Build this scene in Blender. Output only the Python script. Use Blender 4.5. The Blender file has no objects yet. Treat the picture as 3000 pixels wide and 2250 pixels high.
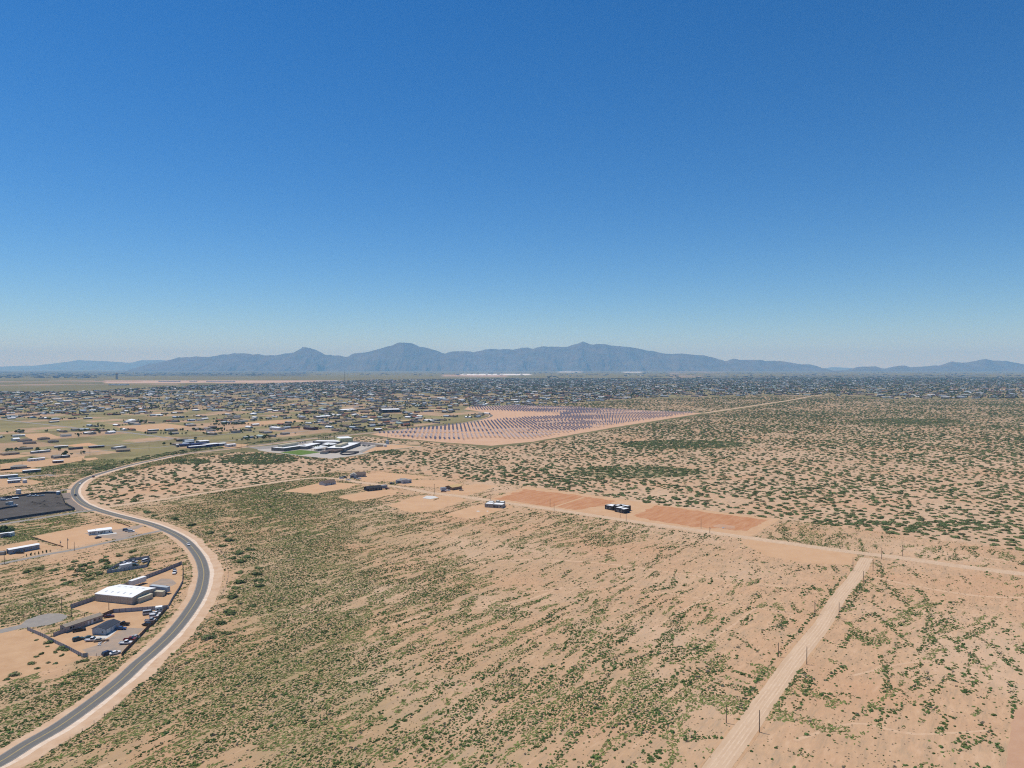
import bpy, bmesh, math, random
import numpy as np
from mathutils import Vector
from mathutils.geometry import tessellate_polygon

random.seed(7)
RNG = np.random.default_rng(7)
SC = bpy.context.scene
COL = SC.collection

# ------------------------------------------------------------------ camera
H = 130.0            # height of the drone above the plain, metres
FPX = 2083.0         # focal length in photograph pixels (3000 px wide)
HY = 1078.0          # horizon row in the photograph
PITCH = math.atan((1125.0 - HY) / FPX)
cam_d = bpy.data.cameras.new('camera')
cam_d.sensor_width = 36.0
cam_d.lens = FPX / 3000.0 * 36.0
cam_d.clip_start = 1.0
cam_d.clip_end = 200000.0
cam = bpy.data.objects.new('camera', cam_d)
COL.objects.link(cam)
cam.location = (0, 0, H)
cam.rotation_euler = (math.radians(90) - PITCH, 0, 0)
SC.camera = cam

# ------------------------------------------------------------------ sky and sun
SUN_AZ = math.radians(-62.0)     # clockwise from +Y (view direction)
SUN_EL = math.radians(66.0)
w = bpy.data.worlds.new('World')
SC.world = w
w.use_nodes = True
nt = w.node_tree
sky = nt.nodes.new('ShaderNodeTexSky')
sky.sky_type = 'NISHITA'
sky.sun_disc = False
sky.sun_elevation = SUN_EL
sky.sun_rotation = SUN_AZ
sky.altitude = 1200.0
sky.air_density = 1.0
sky.dust_density = 0.1
sky.ozone_density = 6.0
bg = nt.nodes['Background']
bg.inputs['Strength'].default_value = 0.106
hsv = nt.nodes.new('ShaderNodeHueSaturation')      # the drone camera's vivid colour profile
hsv.inputs['Saturation'].default_value = 1.30
hsv.inputs['Hue'].default_value = 0.504
nt.links.new(sky.outputs[0], hsv.inputs['Color'])
nt.links.new(hsv.outputs[0], bg.inputs['Color'])

sd = bpy.data.lights.new('sun', 'SUN')
sd.energy = 4.35
sd.angle = math.radians(0.53)
sd.color = (1.0, 0.945, 0.85)
sun = bpy.data.objects.new('sun', sd)
COL.objects.link(sun)
to_sun = Vector((math.sin(SUN_AZ) * math.cos(SUN_EL), math.cos(SUN_AZ) * math.cos(SUN_EL), math.sin(SUN_EL)))
sun.rotation_euler = to_sun.to_track_quat('Z', 'Y').to_euler()
sun.location = (0, 0, 900)

SC.render.engine = 'CYCLES'
SC.view_settings.view_transform = 'Standard'
SC.view_settings.look = 'None'
SC.view_settings.exposure = 0.0
SC.view_settings.gamma = 1.0
SC.view_settings.use_curve_mapping = False
SC.cycles.max_bounces = 5
SC.cycles.diffuse_bounces = 2
SC.cycles.glossy_bounces = 2
SC.cycles.volume_bounces = 2
SC.cycles.use_denoising = False
SC.cycles.filter_width = 1.15

# ------------------------------------------------------------------ helpers: placing
def g(x, y, z=0.0):
    """photograph pixel -> point of the plain (or of height z)"""
    u = (x - 1500.0) / FPX
    v = -(y - 1125.0) / FPX
    c, s = math.cos(PITCH), math.sin(PITCH)
    dy = c + v * s
    dz = -s + v * c
    t = (z - H) / dz
    return (u * t, dy * t)

def to_px(X, Y, Z=0.0):
    c, s = math.cos(PITCH), math.sin(PITCH)
    zz = Z - H
    depth = Y * c - zz * s
    up = Y * s + zz * c
    return 1500.0 + FPX * X / depth, 1125.0 - FPX * up / depth

def zoomer(ox, oy, k):
    return lambda x, y: (ox + x / k, oy + y / k)
Z1 = zoomer(0, 1300, 3.16); Z2 = zoomer(0, 1650, 3.16); Z4 = zoomer(700, 1000, 2.765)
Z5 = zoomer(1400, 950, 2.765); Z6 = zoomer(2200, 1000, 2.765); Z7 = zoomer(700, 1250, 2.765)
Z8 = zoomer(1400, 1350, 2.458); Z9 = zoomer(2100, 1450, 2.458); Z10 = zoomer(1900, 1800, 2.011)
ZA = zoomer(0, 1440, 5.267); ZB = zoomer(180, 1640, 5.82); ZC = zoomer(60, 1780, 5.267)
ZD = zoomer(760, 1260, 4.424); ZE = zoomer(0, 1200, 4.424); ZF = zoomer(450, 1150, 4.424)
ZG = zoomer(1080, 1160, 4.424); ZH = zoomer(1230, 1380, 5.53); ZI = zoomer(400, 1400, 2.212)
ZJ = zoomer(1480, 1380, 4.424); ZK = zoomer(0, 1000, 2.765)

UDEG = 55.3
UX, UY = math.cos(math.radians(UDEG)), math.sin(math.radians(UDEG))     # street grid of the town

# ------------------------------------------------------------------ helpers: noise
def _h(ix, iy, seed):
    n = (ix.astype(np.int64) * 374761393 + iy.astype(np.int64) * 668265263 + seed * 974634777) & 0xFFFFFFFF
    n = ((n ^ (n >> 13)) * 1274126177) & 0xFFFFFFFF
    return ((n ^ (n >> 16)) & 0xFFFFFF) / float(0xFFFFFF)

def vnoise(x, y, seed=0):
    x = np.asarray(x, float); y = np.asarray(y, float)
    x0 = np.floor(x); y0 = np.floor(y)
    fx = x - x0; fy = y - y0
    fx = fx * fx * (3 - 2 * fx); fy = fy * fy * (3 - 2 * fy)
    ix = x0.astype(np.int64); iy = y0.astype(np.int64)
    a = _h(ix, iy, seed); b = _h(ix + 1, iy, seed); c = _h(ix, iy + 1, seed); d = _h(ix + 1, iy + 1, seed)
    return (a + (b - a) * fx) * (1 - fy) + (c + (d - c) * fx) * fy

def fbm(x, y, seed=0, octv=4):
    s = 0.0; a = 0.5; t = 0.0
    for o in range(octv):
        s = s + a * vnoise(x * 2 ** o, y * 2 ** o, seed + 17 * o)
        t += a; a *= 0.5
    return s / t

def in_poly(X, Y, poly):
    X = np.asarray(X); Y = np.asarray(Y)
    inside = np.zeros(X.shape, bool)
    px = [p[0] for p in poly]; py = [p[1] for p in poly]
    box = (X >= min(px)) & (X <= max(px)) & (Y >= min(py)) & (Y <= max(py))
    if not box.any():
        return inside
    xs = X[box]; ys = Y[box]; r = np.zeros(xs.shape, bool)
    j = len(poly) - 1
    for i in range(len(poly)):
        xi, yi = poly[i]; xj, yj = poly[j]
        if yi != yj:
            r ^= ((yi > ys) != (yj > ys)) & (xs < (xj - xi) * (ys - yi) / (yj - yi) + xi)
        j = i
    inside[box] = r
    return inside

# ------------------------------------------------------------------ helpers: materials
MATS = {}
def mat(name, c1, c2=None, scale=1.0, rough=0.85, spec=0.2, metal=0.0, bump=0.0, rnd=0.0, coord='world', stretch=None):
    """procedural principled material: two colours mixed by noise, optional per-object variation"""
    if name in MATS:
        return MATS[name]
    m = bpy.data.materials.new(name); m.use_nodes = True
    t = m.node_tree; b = t.nodes['Principled BSDF']
    b.inputs['Roughness'].default_value = rough
    b.inputs['Specular IOR Level'].default_value = spec
    b.inputs['Metallic'].default_value = metal
    if c2 is None:
        c2 = tuple(x * 0.8 for x in c1)
    if coord == 'world':
        src = t.nodes.new('ShaderNodeNewGeometry').outputs['Position']
    else:
        src = t.nodes.new('ShaderNodeTexCoord').outputs['Object']
    if stretch:
        mp = t.nodes.new('ShaderNodeMapping'); mp.vector_type = 'TEXTURE'; mp.inputs['Scale'].default_value = tuple(1 / v for v in stretch)
        mp.inputs['Rotation'].default_value = (0, 0, math.radians(UDEG))
        t.links.new(src, mp.inputs[0]); src = mp.outputs[0]
    n = t.nodes.new('ShaderNodeTexNoise'); n.inputs['Scale'].default_value = scale
    n.inputs['Detail'].default_value = 6; n.inputs['Roughness'].default_value = 0.65
    t.links.new(src, n.inputs['Vector'])
    mr = t.nodes.new('ShaderNodeMapRange')
    mr.inputs[1].default_value = 0.32; mr.inputs[2].default_value = 0.68
    t.links.new(n.outputs['Fac'], mr.inputs[0])
    mx = t.nodes.new('ShaderNodeMix'); mx.data_type = 'RGBA'
    mx.inputs[6].default_value = (*c1, 1); mx.inputs[7].default_value = (*c2, 1)
    t.links.new(mr.outputs[0], mx.inputs[0])
    out = mx.outputs[2]
    if rnd > 0:
        oi = t.nodes.new('ShaderNodeObjectInfo')
        hs = t.nodes.new('ShaderNodeHueSaturation')
        m1 = t.nodes.new('ShaderNodeMapRange'); m1.inputs[3].default_value = 1 - rnd; m1.inputs[4].default_value = 1 + rnd
        t.links.new(oi.outputs['Random'], m1.inputs[0]); t.links.new(m1.outputs[0], hs.inputs['Value'])
        m2 = t.nodes.new('ShaderNodeMath'); m2.operation = 'FRACT'
        m3 = t.nodes.new('ShaderNodeMath'); m3.operation = 'MULTIPLY'; m3.inputs[1].default_value = 7.31
        t.links.new(oi.outputs['Random'], m3.inputs[0]); t.links.new(m3.outputs[0], m2.inputs[0])
        m4 = t.nodes.new('ShaderNodeMapRange'); m4.inputs[3].default_value = 0.5 - 0.06 * rnd; m4.inputs[4].default_value = 0.5 + 0.05 * rnd
        t.links.new(m2.outputs[0], m4.inputs[0]); t.links.new(m4.outputs[0], hs.inputs['Hue'])
        t.links.new(out, hs.inputs['Color']); out = hs.outputs[0]
    t.links.new(out, b.inputs['Base Color'])
    if bump > 0:
        bp = t.nodes.new('ShaderNodeBump'); bp.inputs['Strength'].default_value = 0.6; bp.inputs['Distance'].default_value = bump
        t.links.new(n.outputs['Fac'], bp.inputs['Height']); t.links.new(bp.outputs[0], b.inputs['Normal'])
    MATS[name] = m
    return m

# ------------------------------------------------------------------ helpers: meshes and objects
class MB:
    def __init__(s):
        s.v = []; s.f = []; s.m = []
    def quad(s, *pts, m=0):
        n = len(s.v); s.v += [tuple(p) for p in pts]; s.f.append(tuple(range(n, n + len(pts)))); s.m.append(m)
    def box(s, x0, x1, y0, y1, z0, z1, m=0):
        n = len(s.v)
        s.v += [(x0, y0, z0), (x1, y0, z0), (x1, y1, z0), (x0, y1, z0), (x0, y0, z1), (x1, y0, z1), (x1, y1, z1), (x0, y1, z1)]
        for f in ((0, 3, 2, 1), (4, 5, 6, 7), (0, 1, 5, 4), (1, 2, 6, 5), (2, 3, 7, 6), (3, 0, 4, 7)):
            s.f.append(tuple(n + i for i in f)); s.m.append(m)
    def prism(s, prof, y0, y1, m=0):
        """profile in xz extruded along y"""
        n = len(s.v); k = len(prof)
        s.v += [(x, y0, z) for x, z in prof] + [(x, y1, z) for x, z in prof]
        s.f.append(tuple(n + i for i in range(k))); s.m.append(m)
        s.f.append(tuple(n + k + i for i in reversed(range(k)))); s.m.append(m)
        for i in range(k):
            j = (i + 1) % k
            s.f.append((n + i, n + k + i, n + k + j, n + j)); s.m.append(m)
    def cyl(s, c, r0, r1, z0, z1, n=8, m=0, axis='z'):
        b = len(s.v)
        for r, z in ((r0, z0), (r1, z1)):
            for i in range(n):
                a = 2 * math.pi * i / n
                if axis == 'z':
                    s.v.append((c[0] + r * math.cos(a), c[1] + r * math.sin(a), z))
                elif axis == 'y':
                    s.v.append((c[0] + r * math.cos(a), z, c[1] + r * math.sin(a)))
                else:
                    s.v.append((z, c[0] + r * math.cos(a), c[1] + r * math.sin(a)))
        for i in range(n):
            j = (i + 1) % n
            s.f.append((b + i, b + j, b + n + j, b + n + i)); s.m.append(m)
        s.f.append(tuple(b + i for i in reversed(range(n)))); s.m.append(m)
        s.f.append(tuple(b + n + i for i in range(n))); s.m.append(m)
    def mesh(s, name, mats):
        me = bpy.data.meshes.new(name)
        me.from_pydata(s.v, [], s.f)
        for mm in mats:
            me.materials.append(mm)
        if len(mats) > 1:
            me.polygons.foreach_set('material_index', s.m)
        me.update()
        return me
    def obj(s, name, mats, parent=None):
        if not isinstance(mats, (list, tuple)):
            mats = [mats]
        o = bpy.data.objects.new(name, s.mesh(name, mats))
        COL.objects.link(o); o.parent = parent
        return o

def tag(o, label, cat=None, group=None, kind=None):
    o['label'] = label
    if cat: o['category'] = cat
    if group: o['group'] = group
    if kind: o['kind'] = kind
    return o

def root(name, label, cat, loc, rz=0.0, group=None):
    o = bpy.data.objects.new(name, None); COL.objects.link(o)
    o.empty_display_size = 0.5
    o.location = loc if len(loc) == 3 else (loc[0], loc[1], 0.0)
    o.rotation_euler = (0, 0, rz)
    return tag(o, label, cat, group)

def part(name, me, parent, m=None, loc=None, rot=None, scale=None):
    o = bpy.data.objects.new(name, me); COL.objects.link(o); o.parent = parent
    if m is not None:
        o.material_slots[0].link = 'OBJECT'; o.material_slots[0].material = m
    if loc: o.location = loc
    if rot: o.rotation_euler = rot
    if scale: o.scale = scale
    return o

EXCL = []      # world polygons kept free of wild plants
def resample(pts, step, closed=False):
    out = []
    n = len(pts)
    for i in range(n if closed else n - 1):
        a = pts[i]; b = pts[(i + 1) % n]
        d = math.hypot(b[0] - a[0], b[1] - a[1]); k = max(1, int(d / step))
        for j in range(k):
            out.append((a[0] + (b[0] - a[0]) * j / k, a[1] + (b[1] - a[1]) * j / k))
    if not closed:
        out.append(pts[-1])
    return out

def catmull(pts, per=10):
    P = [pts[0]] + list(pts) + [pts[-1]]
    out = []
    for i in range(1, len(P) - 2):
        p0, p1, p2, p3 = P[i - 1], P[i], P[i + 1], P[i + 2]
        for j in range(per):
            t = j / per
            out.append(tuple(0.5 * (2 * p1[k] + (p2[k] - p0[k]) * t + (2 * p0[k] - 5 * p1[k] + 4 * p2[k] - p3[k]) * t * t +
                                    (3 * p1[k] - p0[k] - 3 * p2[k] + p3[k]) * t ** 3) for k in (0, 1)))
    out.append(tuple(pts[-1]))
    return out

def struct(o, label):
    o['kind'] = 'structure'; o['label'] = label
    return o

def patch(name, label, pxpoly, z, m, jit=0.6, step=4.0, excl=True, world=False):
    """a flat sheet of ground with a slightly ragged outline"""
    W = [tuple(p) if world else g(*p) for p in pxpoly]
    if excl: EXCL.append(W)
    R = resample(W, step, True)
    if jit > 0:
        s = len(EXCL)
        R = [(x + (float(vnoise(x * .21, y * .21, 31 + s)) - .5) * 2 * jit + (float(vnoise(x * .6, y * .6, 91)) - .5) * jit,
              y + (float(vnoise(x * .21, y * .21, 57 + s)) - .5) * 2 * jit) for x, y in R]
    tris = tessellate_polygon([[Vector((x, y, 0)) for x, y in R]])
    me = bpy.data.meshes.new(name)
    me.from_pydata([(x, y, z) for x, y in R], [], [tuple(t) for t in tris])
    bm = bmesh.new(); bm.from_mesh(me)
    for f in bm.faces:
        if f.normal.z < 0: f.normal_flip()
    bm.to_mesh(me); bm.free()
    me.materials.append(m)
    o = bpy.data.objects.new(name, me); COL.objects.link(o)
    return struct(o, label)

def ribbon(name, label, line, wl, wr, z, m, jl=0.0, jr=0.0, excl=False, step=4.0, parent=None, offset=0.0):
    """strip along a world polyline; wl / wr widths to the left and right"""
    R = resample(line, step)
    L = []; Rr = []
    n = len(R)
    for i, (x, y) in enumerate(R):
        a = R[max(0, i - 1)]; b = R[min(n - 1, i + 1)]
        dx, dy = b[0] - a[0], b[1] - a[1]; d = math.hypot(dx, dy) or 1.0
        nx, ny = -dy / d, dx / d
        l = wl + offset; r = wr - offset
        if jl: l += (float(fbm(x * .07, y * .07, 5, 3)) - .5) * 2 * jl
        if jr: r += (float(fbm(x * .07, y * .07, 8, 3)) - .5) * 2 * jr
        L.append((x + nx * l, y + ny * l)); Rr.append((x - nx * r, y - ny * r))
    mb = MB()
    mb.v = [(x, y, z) for x, y in L] + [(x, y, z) for x, y in Rr]
    mb.f = [(n + i, n + i + 1, i + 1, i) for i in range(n - 1)]
    mb.m = [0] * (n - 1)
    if excl: EXCL.append(L + Rr[::-1])
    o = mb.obj(name, m, parent)
    if parent is None: struct(o, label)
    return o

# ------------------------------------------------------------------ materials of the ground
SAND = (0.515, 0.332, 0.200)
M_dirt = mat('graded sand', (0.520, 0.340, 0.200), (0.440, 0.271, 0.153), .12, .95, .05, bump=.03)
M_pad = mat('pale graded sand', (0.540, 0.350, 0.209), (0.490, 0.300, 0.169), .07, .95, .05, bump=.02)
M_dirtroad = mat('packed dirt road', (0.57, 0.415, 0.282), (0.48, 0.33, 0.212), .22, .95, .05, bump=.02, stretch=(.25, 1.6, 1))
M_shoulder = mat('pale caliche shoulder', (0.575, 0.415, 0.285), (0.485, 0.315, 0.195), .16, .95, .05, bump=.03)
M_caliche = mat('bleached caliche', (0.72, 0.60, 0.48), (0.58, 0.43, 0.31), .35, .95, .05)
M_asphalt = mat('weathered asphalt', (0.165, 0.157, 0.143), (0.135, 0.129, 0.118), .35, .9, .2, bump=.006)
M_asphalt2 = mat('patched pale asphalt', (0.30, 0.27, 0.235), (0.235, 0.215, 0.19), .3, .9, .2)
M_yellow = mat('yellow road paint', (0.52, 0.38, 0.12), (0.40, 0.30, 0.14), 1.2, .7)
M_whiteline = mat('worn white road paint', (0.50, 0.48, 0.44), (0.34, 0.32, 0.30), 1.0, .7)
M_tilled = mat('tilled red soil', (0.40, 0.178, 0.085), (0.49, 0.27, 0.15), .16, .95, .03, bump=.06, stretch=(.3, 1.5, 1))
M_redearth = mat('red brown earth', (0.43, 0.25, 0.155), (0.49, 0.31, 0.20), .1, .95, .03)
M_darkgravel = mat('dark grey gravel', (0.068, 0.062, 0.056), (0.104, 0.092, 0.083), .09, .95, .1, bump=.15)
M_gravel = mat('grey gravel', (0.27, 0.23, 0.195), (0.40, 0.29, 0.205), .16, .95, .1, bump=.02)
M_concrete = mat('pale concrete', (0.62, 0.60, 0.56), (0.52, 0.50, 0.46), .5, .85, .2)
M_concrete2 = mat('school paving', (0.46, 0.42, 0.37), (0.40, 0.35, 0.295), .1, .9, .1)
M_lawn = mat('watered lawn', (0.10, 0.17, 0.035), (0.125, 0.185, 0.05), .25, .95, .05)
M_solar_ground = mat('graded solar field sand', (0.560, 0.364, 0.242), (0.500, 0.310, 0.195), .03, .95, .05)
M_tint = mat('reddish field', (0.500, 0.286, 0.158), (0.550, 0.335, 0.195), .08, .95, .03)

# ------------------------------------------------------------------ outlines in the photograph
TOWN = [(-260, 1150), (250, 1147), (560, 1130), (800, 1124), (1100, 1113), (1500, 1109), (3300, 1106), (3300, 1176), (2950, 1168), (2600, 1169),
        (2560, 1160), (2240, 1158), (1900, 1166), (1700, 1180), (1500, 1188), (1385, 1193), (1370, 1204), (1420, 1210), (1432, 1217),
        (1385, 1231), (1180, 1253), (900, 1278), (700, 1298), (640, 1303), (500, 1322), (380, 1352), (310, 1371), (235, 1397), (-260, 1440)]
SOLAR = [(1082, 1272), (1150, 1283), (1300, 1296), (1440, 1306), (1560, 1294), (1800, 1252), (2063, 1210), (1900, 1203), (1700, 1193),
         (1500, 1187), (1372, 1192), (1360, 1199), (1420, 1208), (1447, 1218), (1400, 1236), (1200, 1257)]
SOLAR_GAP = [(1345, 1200), (1500, 1206), (1640, 1213), (1640, 1220), (1560, 1224), (1480, 1229), (1390, 1241), (1310, 1248), (1340, 1230), (1450, 1216)]
MESQ = [(300, 1484), (250, 1462), (246, 1440), (275, 1418), (330, 1396), (450, 1366), (560, 1343), (690, 1324), (790, 1326), (870, 1338), (965, 1347),
        (1080, 1332), (1200, 1313), (1235, 1304), (1420, 1314), (1560, 1299), (1800, 1257), (2065, 1214), (2200, 1194), (2310, 1176), (2440, 1156),
        (2600, 1171), (2950, 1170), (3300, 1178), (3300, 1655), (3000, 1618), (2800, 1585), (2650, 1572), (2450, 1538), (2300, 1522), (2100, 1500), (1900, 1474),
        (1700, 1444), (1540, 1424), (1400, 1411), (1250, 1391), (1120, 1377), (1000, 1378), (900, 1396), (700, 1425), (500, 1455)]
MESQ2 = [(1480, 1187), (1700, 1181), (1900, 1168), (2240, 1160), (2428, 1156), (2300, 1174), (2200, 1188), (2070, 1207), (1900, 1202), (1700, 1192), (1500, 1186)]
MESQ3 = [(980, 1287), (1070, 1278), (1150, 1288), (1300, 1299), (1420, 1311), (1240, 1303), (1120, 1300)]
MESQ4 = [(255, 1396), (330, 1369), (450, 1342), (600, 1319), (760, 1299), (1000, 1274), (1180, 1255), (1180, 1250), (1000, 1266), (700, 1301), (560, 1316), (420, 1336), (300, 1364), (235, 1392)]
TOWN_W = [g(*p) for p in TOWN]; SOLAR_W = [g(*p) for p in SOLAR]; GAP_W = [g(*p) for p in SOLAR_GAP]; MESQ_W = [g(*p) for p in MESQ]; MORE_W = [[g(*p) for p in q] for q in (MESQ2, MESQ3, MESQ4)]

# plant cover of the near fields: x, y, shrubs, low grass
CTRL = np.array([
 (60, 2060, .55, .9), (250, 2010, .5, .9), (20, 1960, .2, .4), (150, 2130, .35, .8), (400, 2230, .45, .85), (550, 2130, .5, .95), (800, 2150, .5, .9), (480, 2050, .55, .9),
 (1000, 2000, .5, .9), (800, 1900, .5, .95), (600, 1960, .5, .9), (740, 1720, .42, .8), (640, 1610, .10, .15), (670, 1690, .08, .12), (640, 1790, .14, .2), (600, 1530, .42, .9), (760, 1490, .42, .95), (900, 1560, .45, .95),
 (1100, 1560, .38, .7), (1000, 1460, .4, .85), (1000, 1700, .45, .8), (1200, 1680, .33, .5), (1300, 1850, .42, .6), (1250, 2100, .5, .6), (1500, 2150, .5, .5),
 (1400, 2000, .42, .5), (1700, 2150, .46, .35), (1900, 2120, .4, .3), (2000, 2000, .26, .25), (1700, 1900, .33, .35), (1600, 1750, .17, .3), (1800, 1680, .14, .2),
 (1500, 1600, .15, .3), (2000, 1650, .17, .15), (2200, 1700, .15, .15), (2330, 1670, .06, .1), (2300, 1850, .15, .15), (2100, 1800, .16, .2), (2480, 1900, .14, .1),
 (2600, 1750, .12, .12), (2720, 1800, .10, .12), (2900, 1700, .04, .1), (2920, 1850, .1, .1), (2960, 2200, .14, .1), (2750, 2080, .15, .1), (2400, 2200, .26, .12),
 (2250, 1950, .08, .1), (1900, 1570, .15, .2), (1350, 1530, .2, .4), (1250, 1420, .06, .15), (1250, 1402, .1, .3), (1080, 1396, .1, .3), (1180, 1412, .12, .35), (1330, 1432, .06, .15), (1420, 1430, .05, .15), (1400, 1444, .1, .3), (2350, 1560, .26, .4),
 (2700, 1600, .05, .1), (2950, 1650, .04, .1), (2500, 1590, .12, .25), (1400, 1720, .25, .4),
 (300, 1705, .10, .3), (210, 1690, .05, .12), (150, 1665, .05, .1), (260, 1720, .22, .9), (330, 1690, .22, .9), (100, 1740, .25, 1.0), (140, 1770, .2, .8), (30, 1780, .3, .8), (30, 1660, .3, .7), (250, 1650, .06, .12), (330, 1640, .05, .1), (420, 1600, .3, .8), (480, 1640, .05, .1),
 (560, 1700, .15, .3), (300, 1500, .3, .7), (150, 1530, .22, 1.0), (60, 1560, .22, 1.0), (210, 1520, .2, .95), (100, 1545, .2, 1.0), (280, 1540, .05, .1), (120, 1480, .1, .2), (260, 1590, .06, .1), (90, 1650, .2, .8), (60, 1690, .05, .1),
 (350, 1600, .28, .7), (150, 1390, .2, .6), (60, 1420, .12, .3), (250, 1370, .25, .8), (400, 1330, .25, .85), (550, 1310, .25, .85), (60, 1900, .03, .05), (150, 1930, .03, .05),
 (650, 1850, .5, .85), (720, 1620, .42, .8), (590, 1850, .25, .5), (700, 1760, .4, .8)], float)

def cover(X, Y):
    """interpolated shrub and grass cover at world points"""
    px, py = to_px(X, Y)
    py2 = np.log(np.maximum(py - HY, 20)) * 520; cy = np.log(CTRL[:, 1] - HY) * 520
    s = np.zeros(len(px)); gg = np.zeros(len(px)); ww = np.zeros(len(px))
    for i in range(len(CTRL)):
        d2 = (px - CTRL[i, 0]) ** 2 + (py2 - cy[i]) ** 2
        k = 1.0 / (d2 + 900.0) ** 2
        s += k * CTRL[i, 2]; gg += k * CTRL[i, 3]; ww += k
    return s / ww, gg / ww

# ------------------------------------------------------------------ ground: one sheet to the horizon
def build_ground():
    ys = [-1500, -600, -250, -100, 0, 60, 110, 150, 180, 205]
    y = 225.0
    while y < 62000:
        ys.append(y); y *= 1.0105
    ys.append(80000.0)
    ts = [-6, -4, -2.8, -2, -1.6] + list(np.linspace(-1.3, 1.3, 400)) + [1.6, 2, 2.8, 4, 6]
    ys = np.array(ys); ts = np.array(ts)
    YY, TT = np.meshgrid(ys, ts, indexing='ij')
    XX = TT * np.maximum(YY, 320)
    X = XX.ravel(); Y = YY.ravel()
    nr, nc = YY.shape
    Yc = np.maximum(Y, 60)
    px, py = to_px(X, Yc)
    sand = np.array(SAND); khaki = np.array((0.245, 0.212, 0.100)); olive = np.array((0.150, 0.152, 0.070))
    n1 = fbm(X / 60, Y / 60, 3); n2 = fbm(X / 14, Y / 14, 9)
    col = sand[None, :] * (0.93 + 0.14 * n1)[:, None]
    veg = np.full(len(X), 0.25)
    near = (Y > 200) & (Y < 1100)
    s = np.zeros(len(X)); gr = np.zeros(len(X))
    s[near], gr[near] = cover(X[near], Y[near])
    k = np.clip((gr * .45 + .5 * np.clip(gr - .55, 0, 1) ** 1.2) * (0.30 + 1.25 * n2), 0, 0.72) * near
    col = col * (1 - k[:, None]) + np.array((0.215, 0.205, 0.088))[None, :] * k[:, None]
    veg[near] = 0.15 + 0.85 * gr[near]
    # mesquite flats: paler sand, slowly greening with distance
    mq = in_poly(X, Y, MESQ_W) | in_poly(X, Y, MORE_W[0]) | in_poly(X, Y, MORE_W[1])
    kk = np.clip((Y - 800) / 1900, 0, 0.62) * mq
    col[mq] = np.array((0.505, 0.350, 0.226))[None, :] * (0.95 + 0.1 * n1[mq])[:, None]
    col = col * (1 - kk[:, None]) + np.array((0.20, 0.175, 0.10))[None, :] * kk[:, None]
    veg[mq] = 0.1
    for (cx_, cy_, rx_, ry_) in ((2000, 1303, 210, 15), (1860, 1383, 210, 20), (2660, 1234, 170, 10), (760, 1345, 115, 16), (330, 1373, 60, 8), (560, 1352, 70, 9), (1110, 1322, 70, 7)):
        q_ = ((px - cx_) / rx_) ** 2 + ((py - cy_) / ry_) ** 2
        kg = np.clip((1.15 - q_) * 1.4, 0, .72) * np.clip(.35 + 1.3 * n1, 0, 1) * mq
        col = col * (1 - kg[:, None]) + np.array((0.125, 0.150, 0.058))[None, :] * kg[:, None]
    # beyond the near fields: plain of grass and creosote
    far = (Y > 1000) & ~mq
    nf = fbm(X / 420, Y / 700, 21)
    kf = np.clip(0.55 + 0.9 * (nf - 0.5), 0, 1)
    fc = khaki[None, :] * (1 - kf[:, None]) * .8 + olive[None, :] * .8 * kf[:, None]
    col[far] = fc[far]
    # town lots on the street grid
    tw = in_poly(X, Y, TOWN_W)
    uu = X * UX + Y * UY; vv = -X * UY + Y * UX
    lu = np.floor(uu / 92.0).astype(np.int64); lv = np.floor(vv / 62.0).astype(np.int64)
    hsh = _h(lu, lv, 5); hs2 = _h(lu, lv, 15)
    bare = (hsh > 0.70)
    tc = np.array((0.205, 0.190, 0.085))[None, :] * (0.72 + 0.5 * hs2)[:, None]
    tc[bare] = (np.array((0.44, 0.29, 0.185)) * (0.85 + .25 * hs2[bare])[:, None])
    mixn = np.clip((n2 - 0.42) * 3, 0, 1)[:, None]
    tc = tc * (1 - .45 * mixn) + olive[None, :] * .95 * .45 * mixn
    tc = tc * (1 - np.clip((Y - 2200) / 4000, 0, .6)[:, None]) + np.array((0.150, 0.145, 0.085))[None, :] * np.clip((Y - 2200) / 4000, 0, .6)[:, None]
    col[tw] = tc[tw]
    veg[far] = 0.5
    # belt between the town and the mountains: bare cuts and dark city blocks
    bx = lambda a, b, c, d: (px > a) & (px < b) & (py > c) & (py < d) & (Y > 900)
    ed = fbm(X / 900, Y / 300, 44)
    pink = np.array((0.50, 0.345, 0.26)); dark = np.array((0.085, 0.095, 0.075)); white = np.array((0.72, 0.70, 0.68))
    sel = bx(300, 1140, 1114.5, 1123) & (py < 1128 - (px - 300) / 900 * 6) & (ed > .36); col[sel] = pink
    sel = bx(-900, 420, 1113, 1120) & (ed > .56); col[sel] = pink * .7
    sel = bx(-900, 520, 1126, 1130) & (ed > .58); col[sel] = pink * .7
    sel = bx(-900, 900, 1086, 1103) & (ed > .40); col[sel] = dark
    sel = bx(900, 3600, 1086, 1094) & (ed > .5); col[sel] = dark * 1.3
    sel = bx(1290, 1480, 1097.5, 1105) & (ed > .35); col[sel] = pink * .8
    sel = bx(1345, 1560, 1095.3, 1099.2); col[sel] = white
    sel = bx(1820, 1880, 1089, 1091.5) | bx(1640, 1700, 1088.5, 1091); col[sel] = white * .8
    sel = bx(1960, 2120, 1086, 1107) & (ed > .62); col[sel] = pink * .8
    sel = bx(2060, 2900, 1098, 1106) & (ed > .45); col[sel] = dark * 1.1
    sel = bx(2790, 3400, 1139, 1145); col[sel] = pink * .85
    me = bpy.data.meshes.new('ground')
    idx = np.arange(nr * nc).reshape(nr, nc)
    F = np.stack([idx[:-1, :-1], idx[:-1, 1:], idx[1:, 1:], idx[1:, :-1]], -1).reshape(-1, 4)
    me.vertices.add(len(X)); me.vertices.foreach_set('co', np.stack([X, Y, np.zeros_like(X)], 1).ravel())
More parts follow.
